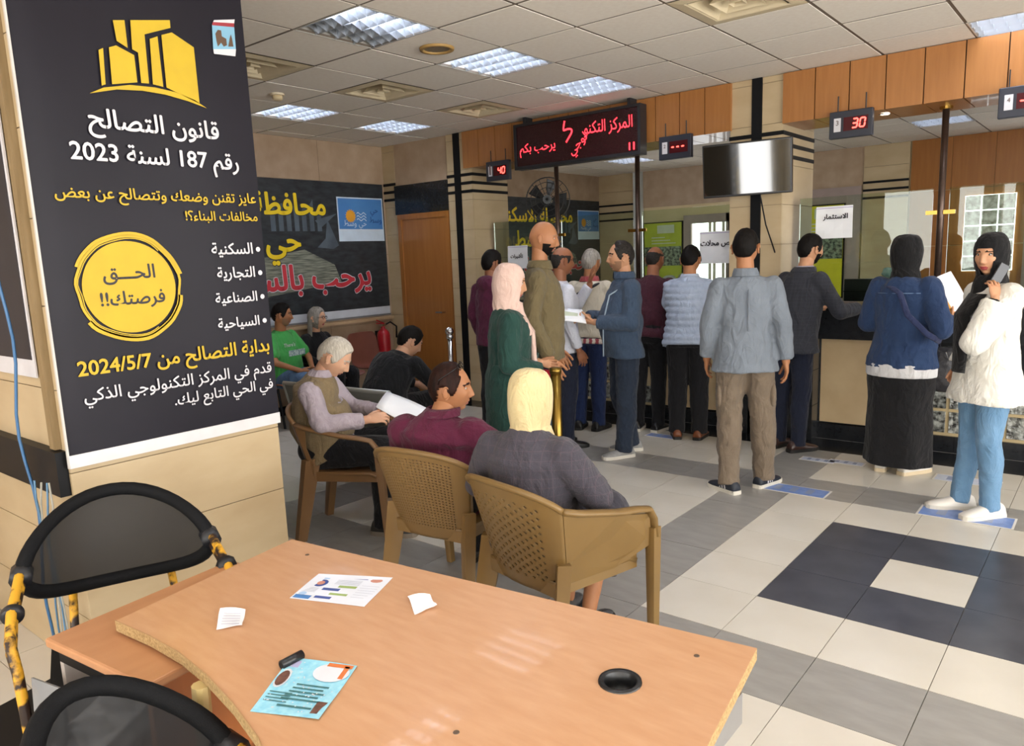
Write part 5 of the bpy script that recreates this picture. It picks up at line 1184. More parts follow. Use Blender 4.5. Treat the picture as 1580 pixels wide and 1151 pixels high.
            for k in range(m_+1):
                f = k/m_; z = zt+(zb-zt)*f; c = Vector((p.x, p.y, z)); bell = wt+(wb-wt)*f+.02*math.sin(min(1, f*2.5)*math.pi)*(f < .4)
                rows.append([c+hr*(bell*build*(1+.05*f*math.sin(6*q*.1571+1))*math.cos(q*.1571))+fw*(bell*.78*build*(1+.05*f*math.sin(5*q*.1571))*math.sin(q*.1571)) for q in range(40)])
            g = G().loft(rows); me = blob(g, vx, 2, fold)
        elif kind == 'scarf':
            g = scarf_geo(HM, J, w.get('face', True), w.get('drape', .3), w.get('bulk', 0.), w.get('fd', .004), w.get('front', 0), w.get('spread', 1.)); me = g.mesh('scarf', [], True); fixn(me)
            me = evaluate(me, [('SUBSURF', dict(levels=1)), ('SOLIDIFY', dict(thickness=.008, offset=-1)), ('DISPLACE', dict(texture=clouds(.05), strength=.008, mid_level=.5))])
        elif kind == 'collar':
            c = J['neck']; sr = (J['shoulderR']-J['shoulderL']).normalized(); fw = Vector((0, 0, 1)).cross(sr); up = (HM @ Vector((0, -.02, -.06))-c).normalized(); hgt = w.get('h', .04); rad = w.get('r', .068); n_ = 24; vs = []
            for k, (hh, rr_) in enumerate(((-.035, rad*1.12), (0, rad*1.02), (hgt, rad*.98), (hgt*.6, rad*1.12), (-.02, rad*1.32)) if not w.get('stand') else ((-.03, rad*1.15), (0, rad*1.05), (hgt, rad), (hgt, rad*1.1), (-.01, rad*1.2))):
                for i in range(n_+1):
                    a = math.pi/2+.12+(2*math.pi-.24)*i/n_; vs.append(c+up*(hh-(.03 if k in (3, 4) and not w.get('stand') else 0)*max(0, math.sin(a))*.6)+sr*(rr_*math.cos(a))+fw*(rr_*math.sin(a)+.004))
            g = G().add(vs, [(k*(n_+1)+i, k*(n_+1)+i+1, (k+1)*(n_+1)+i+1, (k+1)*(n_+1)+i) for k in range(4) for i in range(n_)]); me = evaluate(g.mesh('collar', [], True), [('SOLIDIFY', dict(thickness=.004, offset=0)), ('SUBSURF', dict(levels=1))])
        elif kind == 'geo':
            o = ob(nm, w['g'](J, HM, s), t, mats=m, smooth=w.get('smooth', True)); continue
        me.materials.clear(); me.materials.append(m); me.polygons.foreach_set('use_smooth', [True]*len(me.polygons)); o = ob(nm, me, t)
        if w.get('label'): o['label'] = w['label']
        if w.get('quilt'):
            P = w['quilt']; n = len(me.vertices); co = np.empty(n*3); me.vertices.foreach_get('co', co); co = co.reshape(-1, 3); no = np.empty(n*3); me.vertices.foreach_get('normal', no); co += no.reshape(-1, 3)*(np.abs(np.sin(co[:, 2:3]*math.pi/P))-.5)*.012; me.vertices.foreach_set('co', co.ravel()); me.update()
    if shoes:
        for sd in 'RL':
            A = J['ankle'+sd].copy(); K = J['knee'+sd]; td = shoes.get('toe'+sd, (.18 if sd == 'R' else -.18, 1)); shoe(t, A, td, shoes['m'], shoes['s'], shoes.get('kind', 'shoe'), shoes.get('stripe'), shoes.get('sc', 1.))
    return t, J, HM
def strap_on(J, w=.022, a='shoulderL', b='hipR', m=None):
    """belt across the back from one shoulder to the other hip"""
    pts = []
    return pts
# ---------------------------------------------------------------- who is there
def T_(m, **k): return dict(k='top', m=m, **k)
def L_(m, **k): return dict(k='legs', m=m, **k)
JEAN = cloth('denim_dark', '#2a3546', '#232c3b', 40); JEANB = cloth('denim_blue', '#22315a', '#1b284a', 40); JEANL = cloth('denim_light', '#6f93b3', '#5f84a5', 12); BLKT = cloth('trouser_black', '#1a1a1e', '#131316', 40); NAVY = cloth('trouser_navy', '#1d2336', '#181d2d', 40)
SB_ = mat('shoe_black', '#1c1b1c', .35); SBR = mat('shoe_brown', '#7a4526', .35, '#683a20', 20); SGR = mat('shoe_grey', '#9a9a98', .6, '#8b8b8a', 60); SWH = mat('shoe_white', '#e6e2da', .5); SOW = mat('sole_white', '#d9d4c8', .6); SOB = mat('sole_black', '#1a1918', .6); SNV = mat('shoe_navy', '#232833', .6); SOT = mat('sole_taupe', '#8b8072', .7)
def tube_part(pts, r, n=8, flat=None, closed=False): return G().tube(pts, r, n, flat=flat, closed=closed)
# 1 grey shirted man, back to the camera
GSH = cloth('shirt_greyblue', '#7b838d', '#6d757f', 9, bump=.3); CARGO = cloth('cargo_taupe', '#7a6c5c', '#6b5e50', 10, bump=.35)
def cargo(sd): return lambda J, HM, s: G().ball(J['hip'+sd].lerp(J['knee'+sd], .62)+Vector((.072 if sd == 'R' else -.072, -.03, 0)), .024, .06, .085, 14, 8)
person('standing man seen from behind in grey blue shirt and taupe cargo trousers', cam_at(1148, 620, 5.1), 14, 1.745, pose=dict(elbowR=(.235, -.05, 1.14), wristR=(.262, -.01, .89), elbowL=(-.235, -.03, 1.14), wristL=(-.245, .06, .9), ankleR=(.14, .06, .085), kneeR=(.125, .03, .495), ankleL=(-.1, -.1, .085)), skin=SK2, build=1.08,
       wear=(T_(GSH, name='shirt', off=.022, hem=.13, flare=.03, sl=1.15, fold=(.12, .03)), dict(k='collar', m=GSH, h=.045), L_(CARGO, name='trousers', off=.022, loose=1.15, fold=(.07, .03)), dict(k='geo', name='cargo_pocket', m=CARGO, g=cargo('R')), dict(k='geo', name='cargo_pocket', m=CARGO, g=cargo('L')),
             dict(k='geo', name='back_pleat', m=GSH, g=lambda J, HM, s: G().tube([J['chest']+Vector((.012, -.15, .09)), J['chest']+Vector((.012, -.155, -.1)), J['waist']+Vector((.012, -.152, 0))], .006, 6))), shoes=dict(m=SNV, s=SOW, stripe=WHT, toeR=(.75, 1), toeL=(-.5, .6)), head=(14, 4, 0))
# 2 man in the dark blazer leaning on the counter
BLZ = cloth('blazer_charcoal', '#3d404a', '#32343c', 9, kind='check', rot=(math.pi/2, 0, 0), contrast=.9); 
person('bearded man in charcoal blazer leaning his arm on the counter', cam_at(1222, 520, 6.0), 62, 1.735, lean=14, pose=dict(elbowR=(.27, .22, 1.12), wristR=(.24, .47, 1.13), elbowL=(-.2, .22, 1.1), wristL=(-.05, .42, 1.13)), hands=dict(R=dict(dir=(0, 1, -.1), palm=(0, 0, -1), curl=(16, 4, 35)), L=dict(dir=(.3, 1, 0), palm=(0, 0, -1))), skin=SK1, beard=HBLK, build=1.08, belly=.03,
       wear=(T_(BLZ, name='blazer', off=.028, hem=.14, flare=.035, fold=(.12, .02)), dict(k='collar', m=BLZ, h=.03, r=.078), dict(k='collar', name='shirt_collar', m=cloth('collar_lilac', '#b9b4c6'), h=.04, r=.064), L_(NAVY, name='trousers', off=.015, loose=1.05)), shoes=dict(m=mat('shoe_dkbrown', '#3a2520', .35), s=SOB), head=(12, 4, 0))
# 3 woman in denim jacket
DNM = cloth('denim_jacket', '#2e4468', '#223456', 7, bump=.35); SKIRT = cloth('skirt_black', '#1b1b1e', '#141416', 30); HIJB = cloth('scarf_black', '#131315', '#0e0e10', 50)
def dn_strap(J, HM, s):
    a, b = J['shoulderL']+Vector((.07, 0, .06)), J['hipR']+Vector((.12, -.03, .17)); c = (a+b)/2
    return G().tube([a+Vector((0, .03, 0)), a+Vector((0, -.07, -.03)), c+Vector((-.01, -.19, .08)), c+Vector((.05, -.205, -.06)), b+Vector((.02, -.17, -.02)), b+Vector((.07, -.06, -.08))], .02, 8, flat=(1, .3))
person('woman in black headscarf and blue denim jacket with long black skirt', cam_at(1392, 540, 5.3), 48, 1.66, fem=1, pose=dict(elbowR=(.29, -.08, 1.1), wristR=(.30, .05, 1.15), elbowL=(-.27, .03, 1.12), wristL=(-.1, .25, 1.1)), hands=dict(R=dict(dir=(.25, .8, .2), palm=(-.9, .3, 0), curl=(48, 2, 45))), skin=SK1, hair=None, hmat=HBLK, build=1.16, belly=.03,
       wear=(dict(k='skirt', name='skirt', m=SKIRT, top=.86, hem=.06, wb=.195, wt=.172, fold=(.15, .02)), T_(cloth('tee_white', '#d8d8da'), name='undershirt', off=.062, hem=.2, band=2, fold=(.1, .01)), T_(DNM, name='denim_jacket', off=.04, hem=.14, sl=1.2, flare=.022, fold=(.09, .026)), dict(k='scarf', name='headscarf', m=HIJB, drape=.2, bulk=.012, spread=.45), dict(k='geo', name='bag_strap', m=cloth('strap_navy', '#2c3558'), g=dn_strap),
             dict(k='geo', name='jacket_seam', m=cloth('seam_pale', '#6f86a8'), g=lambda J, HM, s: G().tube([J['shoulderL']+Vector((.02, -.09, -.03)), J['chest']+Vector((0, -.158, .07)), J['shoulderR']+Vector((-.02, -.09, -.03))], .003, 5))), shoes=dict(m=SWH, s=mat('sole_cream', '#dcc9a8', .6), toeR=(.4, 1), toeL=(-.2, 1)), head=(35, 2, 0))
# 4 woman in white shirt on the phone
WSH = cloth('shirt_white', '#e2e0d8', '#d5d2c8', 8, bump=.25); 
person('woman in black headscarf and long white shirt talking on a phone', cam_at(1524, 560, 4.4), -88, 1.645, fem=1, pose=dict(elbowL=(-.23, .22, 1.13), wristL=(-.2, .1, 1.38), elbowR=(.21, -.04, 1.13), wristR=(.21, .06, .92), ankleR=(.09, .07, .085), ankleL=(-.09, -.02, .085)), hands=dict(L=dict(dir=(.35, -.12, .9), palm=(1, .1, -.3), curl=(30, 5, 30)), R=dict(curl=(40, 3, 30))), skin=SK1, hair=None, hmat=HBLK, build=1.04,
       wear=(L_(JEANL, name='jeans', off=.012, loose=1.0, th=1.14, fold=(.05, .012)), T_(WSH, name='shirt', off=.042, hem=.2, flare=.05, sl=1.25, fold=(.1, .035)), dict(k='scarf', name='headscarf', m=HIJB, drape=.5, bulk=.004, front=.05, spread=.55),
             dict(k='geo', name='scarf_end', m=HIJB, g=lambda J, HM, s: G().loft([[p+Vector((x, y, 0)) for x, y in ((-w_, .0), (-w_*.5, .02), (0, .026), (w_*.5, .02), (w_, 0), (0, -.015))] for p, w_ in ((J['neck']+Vector((-.02, .1, -.06)), .09), (J['chest']+Vector((-.03, .17, 0)), .085), (J['waist']+Vector((-.03, .18, 0)), .08), (J['pelvis']+Vector((-.03, .185, -.02)), .07))])),
             dict(k='geo', name='wristwatch', m=BLK, g=lambda J, HM, s: G().tube([J['elbowL'].lerp(J['wristL'], .9), J['elbowL'].lerp(J['wristL'], .98)], .034, 14).ball(J['elbowL'].lerp(J['wristL'], .94)+Vector((-.036, .012, 0)), .008, .02, .02))), shoes=dict(m=SWH, s=SOW), head=(-34, 4, 0), headscale=1.0)
# 5 light blue quilted vest
VEST = cloth('vest_paleblue', '#aab6ca', '#9ba9bf', 20, bump=.3); SLB = cloth('shirt_sky', '#c3cfe2', '#b4c2d8', 20)
person('man in light blue quilted vest and black trousers at the counter', cam_at(1062, 520, 6.5), 20, 1.68, lean=14, pose=dict(elbowR=(.24, .28, 1.16), wristR=(.1, .48, 1.14), elbowL=(-.24, .28, 1.16), wristL=(-.1, .48, 1.14)), skin=SK2, build=1.12, belly=.03,
       wear=(T_(SLB, name='shirt', off=.014, hem=.05, fold=(.1, .015)), dict(k='collar', m=SLB, h=.04), T_(VEST, name='quilted_vest', off=.042, hem=.1, sleeve=0, flare=.01, fold=(.12, .015), quilt=.055, vox=.01), L_(BLKT, name='trousers', off=.024, loose=1.1)), shoes=dict(m=SBR, s=SOB), head=(10, 14, 0))
# 6 balding man in maroon sweater
MRS = cloth('sweater_maroon', '#4a2230', '#3c1b27', 40)
person('balding man in dark maroon sweater bending to the counter', cam_at(1000, 530, 6.85), 30, 1.70, lean=16, pose=dict(elbowR=(.26, .3, 1.14), wristR=(.12, .5, 1.14), elbowL=(-.24, .28, 1.16), wristL=(-.1, .48, 1.14)), skin=SK3, hair='balding', hmat=HDKG, build=1.14, belly=.05, wear=(T_(MRS, name='sweater', off=.02, hem=.08, fold=(.1, .02)), L_(BLKT, name='trousers', off=.018)), shoes=dict(m=SB_, s=SOW), head=(8, 12, 0), voxel=.013)
# 7 man in beige jacket with shoulder strap
BEI = cloth('jacket_beige', '#cfc8b8', '#c0b8a6', 12); RIB = cloth('rib_red', '#9c4a52', '#d8cfc6', 60, stretch=(.1, .1, 1), contrast=.1, kind='wave')
def strapB(J, HM, s):
    a, b = J['shoulderR']+Vector((-.06, -.02, .06)), J['hipL']+Vector((-.1, -.02, .18)); c = (a+b)/2
    return G().tube([a+Vector((0, .05, 0)), a+Vector((0, -.09, -.03)), c+Vector((.02, -.175, .06)), c+Vector((-.03, -.17, -.06)), b+Vector((0, -.1, 0)), b], .024, 8, flat=(1, .3))
person('man in beige jacket with black shoulder strap and dark jeans at the counter', cam_at(908, 540, 7.0), 28, 1.67, lean=8, pose=dict(elbowR=(.26, .24, 1.15), wristR=(.12, .44, 1.14), elbowL=(-.24, .24, 1.16), wristL=(-.1, .44, 1.14)), skin=SK2, hmat=HGRY, build=1.08, belly=.02, wear=(T_(BEI, name='jacket', off=.032, hem=.05, fold=(.1, .03)), T_(RIB, name='rib_hem', off=.034, hem=.1, band=2, fold=(.1, .005)), dict(k='collar', name='red_collar', m=cloth('collar_red', '#a0484a'), h=.04, r=.074), L_(JEANB, name='jeans', off=.018, loose=1.05), dict(k='geo', name='shoulder_strap', m=cloth('strap_black', '#1a1b20'), g=strapB)), shoes=dict(m=SB_, s=SOB), head=(4, 6, 0), voxel=.013)
# 8 man with raised hand and glasses
def glasses_geo():
    g = G()
    for sx in (-1, 1):
        g.tube([Vector((sx*.032+.021*math.cos(a), .1, .012+.016*math.sin(a))) for a in [2*math.pi*k/16 for k in range(16)]], .0022, 6, closed=True)
        g.tube([Vector((sx*.053, .098, .016)), Vector((sx*.074, .06, .016)), Vector((sx*.08, -.005, .014)), Vector((sx*.08, -.02, -.004))], .0024, 6)
    g.tube([Vector((-.011, .1, .016)), Vector((0, .104, .018)), Vector((.011, .1, .016))], .002, 6); return g
person('man with glasses and white shirt raising his hand near the counter', cam_at(866, 480, 6.35), 70, 1.69, pose=dict(elbowL=(-.2, .24, 1.22), wristL=(-.10, .33, 1.42)), hands=dict(L=dict(dir=(0, .15, 1), palm=(.5, .8, 0), curl=(14, 6, 40))), skin=SK3, hair='balding', hmat=HDKG, build=1.06, wear=(T_(cloth('shirt_white2', '#d7dae6'), name='shirt', off=.018, hem=.1), L_(NAVY, name='trousers', off=.018),
       dict(k='geo', name='glasses', m=BLK, g=lambda J, HM, s: G().join(glasses_geo(), HM))), shoes=dict(m=SB_, s=SOB), head=(0, 4, 0), voxel=.014)
# 9 burgundy hoodie
HOOD = cloth('hoodie_burgundy', '#5e2440', '#4d1c34', 30)
person('man in burgundy hoodie standing by the left pillar', cam_at(760, 480, 7.0), 40, 1.69, pose=dict(elbowR=(.26, .02, 1.14), wristR=(.2, .2, 1.02), wristL=(-.22, .1, .9)), skin=SK3, build=1.03, wear=(T_(HOOD, name='hoodie', off=.028, hem=.09, fold=(.09, .03)), dict(k='geo', name='hood', m=HOOD, g=lambda J, HM, s: G().ball(J['neck']+Vector((0, -.06, -.02)), .115, .075, .075, 18, 10)), L_(BLKT, name='trousers', off=.02)), shoes=dict(m=SB_, s=SOB), head=(12, 4, 0), voxel=.013)
# 10 tall bald man in olive shirt
OLV = cloth('shirt_olive', '#6f6347', '#62573d', 10, bump=.3)
person('tall bald bearded man in olive overshirt facing right', cam_at(838, 530, 5.3), 97, 1.87, pose=dict(elbowR=(.25, -.05, 1.13), wristR=(.25, .06, .885), elbowL=(-.25, -.03, 1.13), wristL=(-.25, .08, .89)), skin=SK2, hair=None, hmat=HSTUB, beard=HBLK, build=1.05, belly=.01, wear=(T_(OLV, name='overshirt', off=.028, hem=.1, flare=.015, fold=(.1, .03), sl=1.1), dict(k='collar', m=OLV, h=.04, r=.072), L_(cloth('trouser_slate', '#39434f', '#303944', 20), name='trousers', off=.018, loose=1.05)), shoes=dict(m=SB_, s=SOB), head=(4, 8, 0))
# 11 woman in green dress and pink headscarf
GRN = cloth('dress_green', '#24463f', '#1d3a34', 10, bump=.3); PNK = cloth('scarf_pink', '#dcc0b4', '#d0b0a3', 14)
person('woman in dark green dress and pale pink headscarf with bent arm', cam_at(788, 590, 4.85), 82, 1.57, fem=1, pose=dict(elbowR=(.24, -.04, 1.1), wristR=(.21, .2, 1.02), elbowL=(-.22, -.02, 1.12), wristL=(-.14, .24, 1.05)), hands=dict(R=dict(dir=(0, 1, -.35), palm=(-.4, 0, -1), curl=(30, 4, 35))), skin=SK1, hair=None, hmat=HBLK, build=1.06, wear=(dict(k='skirt', name='dress_skirt', m=GRN, hem=.05, wb=.235, wt=.175, fold=(.12, .03)), T_(GRN, name='dress_tunic', off=.032, hem=.3, flare=.035, sl=1.3, fold=(.09, .03)), dict(k='scarf', name='headscarf', m=PNK, drape=.3, bulk=.006, fd=.006, spread=.6, front=.03),
       dict(k='geo', name='scarf_end', m=PNK, g=lambda J, HM, s: G().loft([[p+Vector((x, y, 0)) for x, y in ((-w_, .0), (-w_*.5, .022), (0, .014), (w_*.5, .026), (w_, 0), (0, -.015))] for p, w_ in ((J['neck']+Vector((.02, .09, -.06)), .085), (J['chest']+Vector((.02, .125, 0)), .08), (J['waist']+Vector((.03, .14, 0)), .07), (J['pelvis']+Vector((.04, .16, .08)), .055))]))), shoes=dict(m=SB_, s=SOB), head=(8, 8, 0))
# 12 man in blue fleece holding papers
FLC = cloth('fleece_blue', '#42536a', '#39495e', 50, bump=.4); PIPE = cloth('piping_pale', '#a9bccb')
_, JF, HF = person('man in blue zip jacket holding rolled papers facing left', cam_at(964, 540, 6.05), -98, 1.71, pose=dict(elbowL=(-.26, .02, 1.12), wristL=(-.1, .27, 1.13), elbowR=(.24, .04, 1.12), wristR=(.07, .3, 1.16), ankleL=(-.1, .05, .085), ankleR=(.1, -.08, .085)), hands=dict(L=dict(dir=(.45, .8, .1), palm=(.5, 0, .8), curl=(35, 3, 40)), R=dict(dir=(-.4, .8, .1), palm=(-.5, 0, -.8), curl=(35, 3, 40))), skin=SK1, hair='receding', hmat=HDKG, beard=HSTUB, build=1.1, belly=.04,
       wear=(T_(FLC, name='zip_jacket', off=.03, hem=.12, flare=.01, sl=1.15, fold=(.1, .028)), dict(k='collar', m=FLC, h=.05, r=.076, stand=True), L_(JEAN, name='jeans', off=.022, loose=1.12, fold=(.07, .025)),
             dict(k='geo', name='piping', m=PIPE, g=lambda J, HM, s: G().tube([J['shoulderL']+Vector((.05, .0, .045)), J['chest']+Vector((-.115, .14, .06)), J['waist']+Vector((-.09, .2, .02)), J['pelvis']+Vector((-.085, .2, -.1))], .006, 6))), shoes=dict(m=SGR, s=SOW), head=(4, 0, 0))
# 13-15 staff behind the glass
PAT = cloth('blouse_pattern', '#9fb9c4', '#5f8190', 40, contrast=.2); HPALE = cloth('scarf_pale', '#dfe3df', '#cfd5d0', 20); HGRN = cloth('scarf_sage', '#b9bda6', '#a6ab92', 20); HROS = cloth('scarf_rose', '#c98d8f', '#b7787b', 20)
person('seated clerk in white headscarf behind the glass', cam_at(1026, 440, 8.9), -60, 1.0, sit=True, fem=1, hair=None, skin=SK1, pose=dict(), wear=(T_(cloth('blouse_grey', '#8f9aa0'), name='blouse', off=.02), L_(BLKT, name='trousers'), dict(k='scarf', name='headscarf', m=HPALE, drape=.14)), head=(0, 10, 0), voxel=.016, group='clerks behind the glass')
person('seated clerk in sage headscarf and patterned blue blouse behind the glass', cam_at(1058, 440, 8.0), -150, 1.04, sit=True, fem=1, hair=None, skin=SK1, wear=(T_(PAT, name='blouse', off=.022), L_(BLKT, name='trousers'), dict(k='scarf', name='headscarf', m=HGRN, drape=.16, bulk=.02)), head=(10, 16, 0), voxel=.016, group='clerks behind the glass')
person('seated clerk in rose headscarf behind the glass left of the beige jacket', cam_at(903, 440, 8.9), -140, 1.02, sit=True, fem=1, hair=None, skin=SK1, wear=(T_(cloth('blouse_rose', '#b8888a'), name='blouse', off=.022), L_(BLKT, name='trousers'), dict(k='scarf', name='headscarf', m=HROS, drape=.16, bulk=.01)), head=(10, 10, 0), voxel=.016, group='clerks behind the glass')
for px, py, D, dg, lb in ((1026, 440, 8.9, -60, 'office chair under the clerk in white headscarf'), (1058, 440, 8.0, -150, 'office chair under the clerk in sage headscarf'), (903, 440, 8.9, -140, 'office chair under the clerk in rose headscarf')):
    d = face_dir(dg); p = cam_at(px, py, D); t = thing('office_chair', lb, 'chair', (p.x, p.y, 0), math.atan2(-d.x, d.y), 'clerk chairs'); ob('seat', bevel(ob('tmp', G().box(-.23, .23, -.28, .2, .36, .42), None, mats=BLK)).data, t); bpy.data.objects.remove(bpy.data.objects['tmp'])
    ob('pole', G().tube([(0, -.03, .05), (0, -.03, .36)], .025, 8), t, mats=BLK); ob('base', G().tube([(-.25, -.03, .03), (.25, -.03, .03)], .02, 6).tube([(0, -.28, .03), (0, .22, .03)], .02, 6), t, mats=BLK)
# 16 old man in the vest
VST = cloth('vest_camel', '#8f7d5f', '#806f52', 60, bump=.45); LIL = cloth('shirt_lilac', '#b5aab2', '#a79ba5', 30)
person('white haired old man in camel vest reading papers in the brown armchair', CH1-face_dir(94)*.1, 94, 1.0, sit=True, pose=dict(pelvis=(0, -.04, .52), waist=(0, -.1, .67), chest=(0, -.1, .83), neck=(0, -.04, .985), head=(0, .05, 1.075), shoulderR=(.17, -.06, .93), shoulderL=(-.17, -.06, .93), elbowR=(.27, .03, .72), wristR=(.16, .26, .72), elbowL=(-.25, .06, .72), wristL=(-.08, .3, .72), kneeR=(.13, .37, .53), ankleR=(.13, .33, .085), ankleL=(-.1, .42, .085)), hands=dict(R=dict(dir=(-.35, .9, .1), palm=(-.6, 0, -.6), curl=(35, 3, 40)), L=dict(dir=(.5, .8, .1), palm=(.3, 0, -.8), curl=(35, 3, 35))), skin=SK4, hmat=HWHT, build=1.1, belly=.05,
       wear=(T_(LIL, name='shirt', off=.02, hem=.02, sl=1.12, fold=(.08, .025)), T_(VST, name='vest', off=.036, hem=.06, sleeve=0, fold=(.12, .014)), dict(k='collar', m=LIL, h=.04, r=.07), L_(BLKT, name='trousers', off=.025, loose=1.15)), shoes=dict(m=mat('shoe_charcoal', '#3a3835', .6), s=SOT, sc=1.05), head=(0, 34, 0))
# 17 man in maroon shirt with glasses on his head
MAR = cloth('shirt_maroon', '#5c1d38', '#4e172f', 12, bump=.3)
def specs_up(J, HM, s):
    g = glasses_geo(); M = HM @ Matrix.Translation((0, -.028, .052)) @ Matrix.Rotation(.55, 4, 'X'); return G().join(g, M)
person('man in maroon shirt with glasses pushed up on his head seated in the woven armchair', CH2+face_dir(30)*.05-RGT*.04, 30, 1.0, sit=True, pose=dict(pelvis=(0, .0, .5), waist=(0, -.08, .63), chest=(0, -.1, .77), neck=(.01, -.06, .915), head=(.03, .0, 1.02), shoulderR=(.18, -.06, .86), shoulderL=(-.165, -.12, .86), elbowR=(.34, .04, .69), wristR=(.3, .26, .68), elbowL=(-.25, -.04, .66), kneeR=(.16, .36, .5), kneeL=(-.14, .36, .5)), skin=SK2, hair='receding', hmat=mat('hair_henna', '#150d0b', .55, '#331b14', 40, (1, 1, .2), bump=.3, bscale=160, spec=.15), build=1.16, belly=.06,
       wear=(T_(MAR, name='shirt', off=.03, hem=.05, sl=1.25, fold=(.11, .03)), dict(k='collar', m=MAR, h=.045, r=.076), L_(BLKT, name='trousers', off=.022), dict(k='geo', name='glasses', m=mat('glasses_black', '#121214', .25), g=specs_up)), shoes=dict(m=SB_, s=SOB), head=(66, 2, 4))
# 18 woman in yellow headscarf
TWD = cloth('coat_tweed', '#4f454d', '#403d45', 7, bump=.4, kind='check', rot=(math.pi/2, 0, 0), contrast=.9); YSC = cloth('scarf_yellow', '#cfbe92', '#c4b184', 10); SKG = cloth('skirt_grey', '#3b3942', '#312f37', 30)
person('woman in pale yellow headscarf and grey tweed coat seated with back to the camera', CH3+face_dir(40)*.06-RGT*.11, 30, .98, sit=True, fem=1, pose=dict(pelvis=(0, .0, .52), waist=(0, -.06, .66), chest=(0, -.08, .82), neck=(0, -.06, .975), head=(0, -.03, 1.085), shoulderR=(.16, -.08, .92), shoulderL=(-.16, -.08, .92), elbowR=(.27, .0, .70), wristR=(.16, .2, .69), elbowL=(-.28, -.02, .70), wristL=(-.08, .22, .69), kneeR=(.15, .37, .5), kneeL=(-.05, .38, .5), ankleR=(.13, .2, .085), ankleL=(-.02, .3, .085)), hands=dict(R=dict(dir=(-.5, .85, -.05), palm=(0, 0, -1), curl=(20, 3, 30))), skin=SK2, hair=None, hmat=HBLK, build=1.05, belly=.03,
       wear=(T_(TWD, name='coat', off=.034, hem=.04, sl=1.2, fold=(.11, .028)), L_(SKG, name='skirt', off=.035, loose=1.3, len=.62, fold=(.08, .03)), dict(k='scarf', name='headscarf', m=YSC, drape=.06, bulk=.004, face=True, fd=.003, spread=.1)), shoes=dict(m=mat('shoe_pewter', '#4c4b4d', .25), s=SOB, kind='heel', sc=.92), head=(6, 4, 0))
# 19 man in black sweater bending forward
person('man in black sweater sitting hunched with his back to the camera', cam_at(606, 625, 5.9), 35, 1.0, sit=True, pose=dict(pelvis=(0, -.1, .5), waist=(0, -.1, .66), chest=(0, .0, .82), neck=(.02, .12, .93), head=(.035, .2, 1.0), shoulderR=(.175, .08, .88), shoulderL=(-.175, .08, .88), elbowR=(.27, .2, .68), wristR=(.15, .4, .62), elbowL=(-.25, .22, .68), wristL=(-.1, .4, .62)), skin=SK4, hmat=HBLK, build=1.12, belly=.03, wear=(T_(cloth('sweater_black', '#17181c', '#111215', 40), name='sweater', off=.025, hem=.05, fold=(.12, .022)), L_(BLKT, name='trousers', off=.02)), shoes=dict(m=SB_, s=SOB), head=(25, 30, 0), voxel=.013)
p = cam_at(606, 625, 5.9); d = face_dir(35); t = thing('steel_bench', 'dark steel waiting seat under the man in the black sweater', 'bench', (p.x, p.y, 0), math.atan2(-d.x, d.y))
ob('seat', G().box(-.26, .5, -.28, .2, .36, .385), t, mats=SB); ob('beam', G().box(-.26, .5, -.06, 0, .3, .36), t, mats=CHROME)
for x in (-.18, .42): ob('leg', G().tube([(x, -.25, .02), (x, -.03, .3), (x, .2, .02)], .018, 8), t, mats=CHROME)
# 20 man in green t-shirt, 21 grey haired woman
GTS = cloth('tee_green', '#4fae5a', '#46a151', 10)
tg, JG, HG = person('man in bright green printed t-shirt seated against the far wall', (-6.72, 4.55), 118, .93, sit=True, pose=dict(elbowR=(.27, .06, .72), wristR=(.12, .27, .62), elbowL=(-.26, .05, .72), wristL=(-.06, .28, .62)), skin=SK2, hmat=HBLK, beard=HSTUB, build=1.12, belly=.05, wear=(T_(GTS, name='t_shirt', off=.022, hem=.05, sleeve=.34, fold=(.1, .022)), L_(cloth('jean_mid', '#5f7fa3', '#527196', 20), name='jeans', off=.02), ), shoes=dict(m=SB_, s=SOW), head=(-38, 4, 0), voxel=.013)
text('lettering', 'There\'s', WHT, tg, (0, JG['chest'].y+.185, 0), (-1, 0, 0), V_, -.13, .03, JG['chest'].z+.03, bold=.02, ar=False)
ob('print_block', G().box(-.1, .13, JG['waist'].y+.245, JG['waist'].y+.25, JG['chest'].z-.08, JG['chest'].z-.02), tg, mats=mat('print_grey', '#7f9aa0', .7, '#c4d4d0', 60, contrast=.2))
person('grey haired woman with glasses in black seated beside the man in green', (-6.78, 5.02), 122, .87, sit=True, fem=1, pose=dict(elbowL=(-.26, -.02, .74), wristL=(-.1, .24, .64)), skin=SK4, hair='long', hmat=HGRY, build=1.06, wear=(T_(cloth('top_black', '#17171a'), name='top', off=.024, hem=.06), L_(BLKT, name='trousers', off=.025), dict(k='geo', name='glasses', m=BLK, g=lambda J, HM, s: G().join(glasses_geo(), HM))), shoes=dict(m=SB_, s=SOB), head=(-18, 2, 0), voxel=.013)
